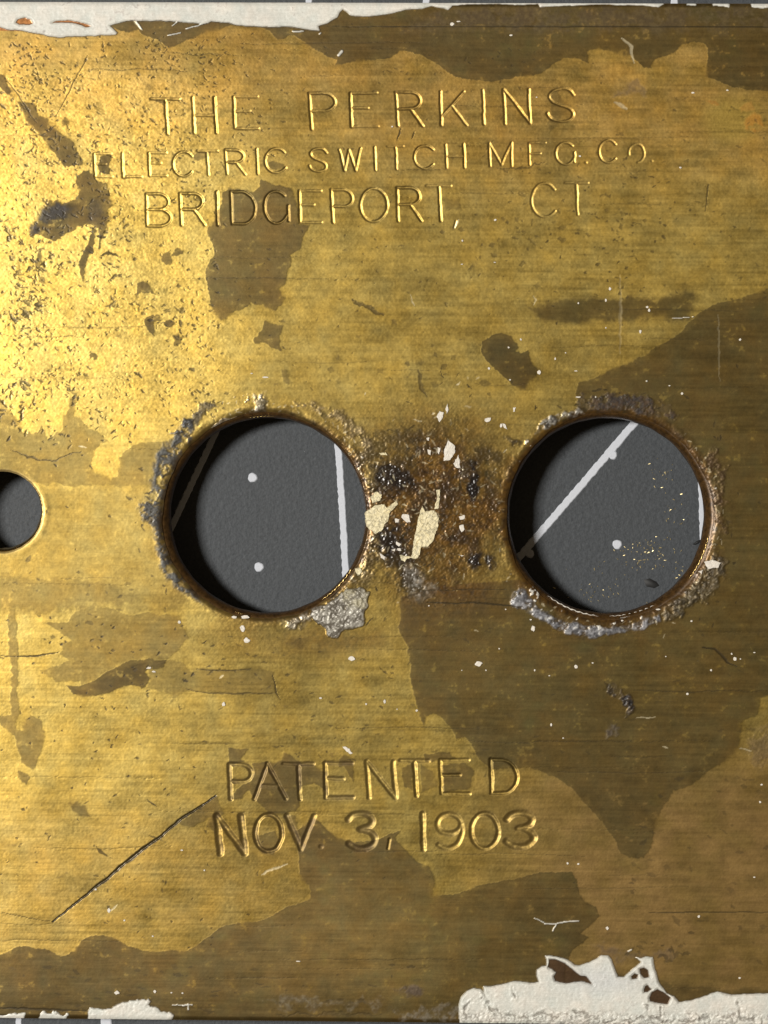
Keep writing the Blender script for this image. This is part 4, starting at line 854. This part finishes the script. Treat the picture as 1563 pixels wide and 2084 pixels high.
# ------------------------------------------------------------------ the mat under the plate, with its printed marks
def M(px_, py_, z=0.0):        # a point of the mat plane
    k = (D + GAP) / D
    return ((px_ - PXW / 2) * S * k, (PXH / 2 - py_) * S * k, -GAP + z)
e = 0.6
mt = mesh_obj('ground_mat', [(-e, -e, -GAP), (e, -e, -GAP), (e, e, -GAP), (-e, e, -GAP)], [(0, 1, 2, 3)], m_mat)
mt['kind'] = 'structure'; mt['label'] = 'dark grey matt surface with thin white printed lines and dots'
def line(pts, wd, label, seed):
    r = random.Random(seed); vv = []; P_ = []
    for i in range(len(pts) - 1):
        a, b_ = pts[i], pts[i + 1]; L = math.hypot(b_[0] - a[0], b_[1] - a[1]); k = max(1, int(L / 5))
        P_ += [(a[0] + (b_[0] - a[0]) * j / k, a[1] + (b_[1] - a[1]) * j / k) for j in range(k)]
    P_.append(pts[-1])
    for i, p in enumerate(P_):
        a = P_[max(0, i - 1)]; b_ = P_[min(len(P_) - 1, i + 1)]; L = math.hypot(b_[0] - a[0], b_[1] - a[1]); nx, ny = -(b_[1] - a[1]) / L, (b_[0] - a[0]) / L
        w1 = wd / 2 + r.uniform(-.7, .7) + .5 * math.sin(i * 1.7); w2 = wd / 2 + r.uniform(-.7, .7)
        for s_, z in ((-w2, 1e-6), (-w2 * .8, 4e-5), (w1 * .8, 4e-5), (w1, 1e-6)): vv.append(M(p[0] + nx * s_, p[1] + ny * s_, z))
    ff = [(i * 4 + j, i * 4 + j + 1, i * 4 + j + 5, i * 4 + j + 4) for i in range(len(P_) - 1) for j in range(3)]
    o = mesh_obj('printed_line', vv, ff, m_white, mt, label, False)
line([(470,815),(437,885),(392,980),(348,1075),(300,1177)], 13, 'white line in the shadow at the left of the left large hole', 1)
line([(676,700),(688,905),(697,1040),(704,1175),(712,1400)], 14, 'near upright white line in the left large hole', 2)
line([(1340,805),(1290,862),(1175,997),(1060,1130),(1010,1188)], 15, 'slanting white line across the right large hole', 3)
line([(1408,700),(1420,900),(1428,1000),(1431,1100),(1428,1300)], 13, 'white line at the right rim of the right large hole', 4)
for k, (x, y0, y1) in enumerate([(627,-160,60),(866,-160,60),(1371,-160,60)]): line([(x + 5, y0), (x, y1)], 14, None, 5 + k)
for k, (x, y0, y1, wd) in enumerate([(38,2020,2200,12),(216,2020,2200,22)]): line([(x, y0), (x, y1)], wd, None, 15 + k)
def dot(x, y, rr, label, seed):
    r = random.Random(seed); n = 22; vv = [M(x, y, 5e-5)]
    for ring_, z in ((.8, 5e-5), (1., 1e-6)):
        for k in range(n):
            a = 6.28318 * k / n; q_ = rr * ring_ * (1 + .05 * math.sin(3 * a + seed) + .03 * math.sin(7 * a)); vv.append(M(x + q_ * math.cos(a), y + q_ * math.sin(a), z))
    ff = [(0, 1 + (k + 1) % n, 1 + k) for k in range(n)] + [(1 + k, 1 + (k + 1) % n, 1 + n + (k + 1) % n, 1 + n + k) for k in range(n)]
    mesh_obj('printed_dot', vv, ff, m_white, mt, label, False)
dot(514, 972, 9.5, 'upper white dot in the left large hole', 1); dot(527, 1154, 9.5, 'lower white dot in the left large hole', 2); dot(1256, 1108, 9.5, 'white dot in the right large hole', 3)
dot(1247, 926, 9, 'white dot touching the slanting line, upper', 4); dot(1078, 1127, 9, 'white dot touching the slanting line in the shadow, lower', 5)

# brass dust lying on the mat inside the right hole
r = random.Random(5); vv = []; ff = []
def chip(x, y, s_):
    a = r.uniform(0, 6.28); n0 = len(vv); L = s_ * r.uniform(.6, 1.6); w_ = s_ * .4
    c_, q_ = math.cos(a), math.sin(a); tilt = r.uniform(1e-5, 6e-5)
    for u, v_, z in ((-L, -w_, 2e-5), (L, -w_, 2e-5 + tilt), (L * .8, w_, 3e-5 + tilt), (-L, w_, 2e-5)): vv.append(M(x + u * c_ - v_ * q_, y + u * q_ + v_ * c_, z))
    ff.append((n0, n0 + 1, n0 + 2, n0 + 3))
for cx, cy, sx, sy, n in [(1338,960,14,14,16),(1372,1030,14,22,22),(1300,1135,34,20,55),(1330,1120,22,12,36),(1215,1195,34,20,24),(1385,1160,10,18,14),(1240,1215,30,14,14)]:
    for _ in range(n): chip(r.gauss(cx, sx), r.gauss(cy, sy), r.uniform(.8, 2.1))
o = mesh_obj('brass_dust', vv, ff, m_gold, None, 'fine scattered brass filings on the dark mat inside the right large hole', False); o['kind'] = 'stuff'
def debris(pl, zt, label):
    n = len(pl); cx = sum(p[0] for p in pl) / n; cy = sum(p[1] for p in pl) / n
    vv = [M(x, y, 1e-5) for x, y in pl] + [M(cx + (x - cx) * .7, cy + (y - cy) * .7, zt) for x, y in pl] + [M(cx, cy, zt * 1.2)]
    ff = [(i, (i + 1) % n, n + (i + 1) % n, n + i) for i in range(n)] + [(n + i, n + (i + 1) % n, 2 * n) for i in range(n)]
    o = mesh_obj('debris_crumb', vv, ff, m_dark, None, label, True); o['category'] = 'crumb'
debris([(1310,1180),(1322,1177),(1336,1184),(1342,1192),(1332,1197),(1316,1194)], 8e-5, 'dark crumb on the mat near the bottom of the right large hole')
debris([(1409,1108),(1418,1101),(1428,1097),(1424,1105),(1414,1109)], 1.6e-4, 'dark pointed crumb on the mat at the right edge of the right large hole')
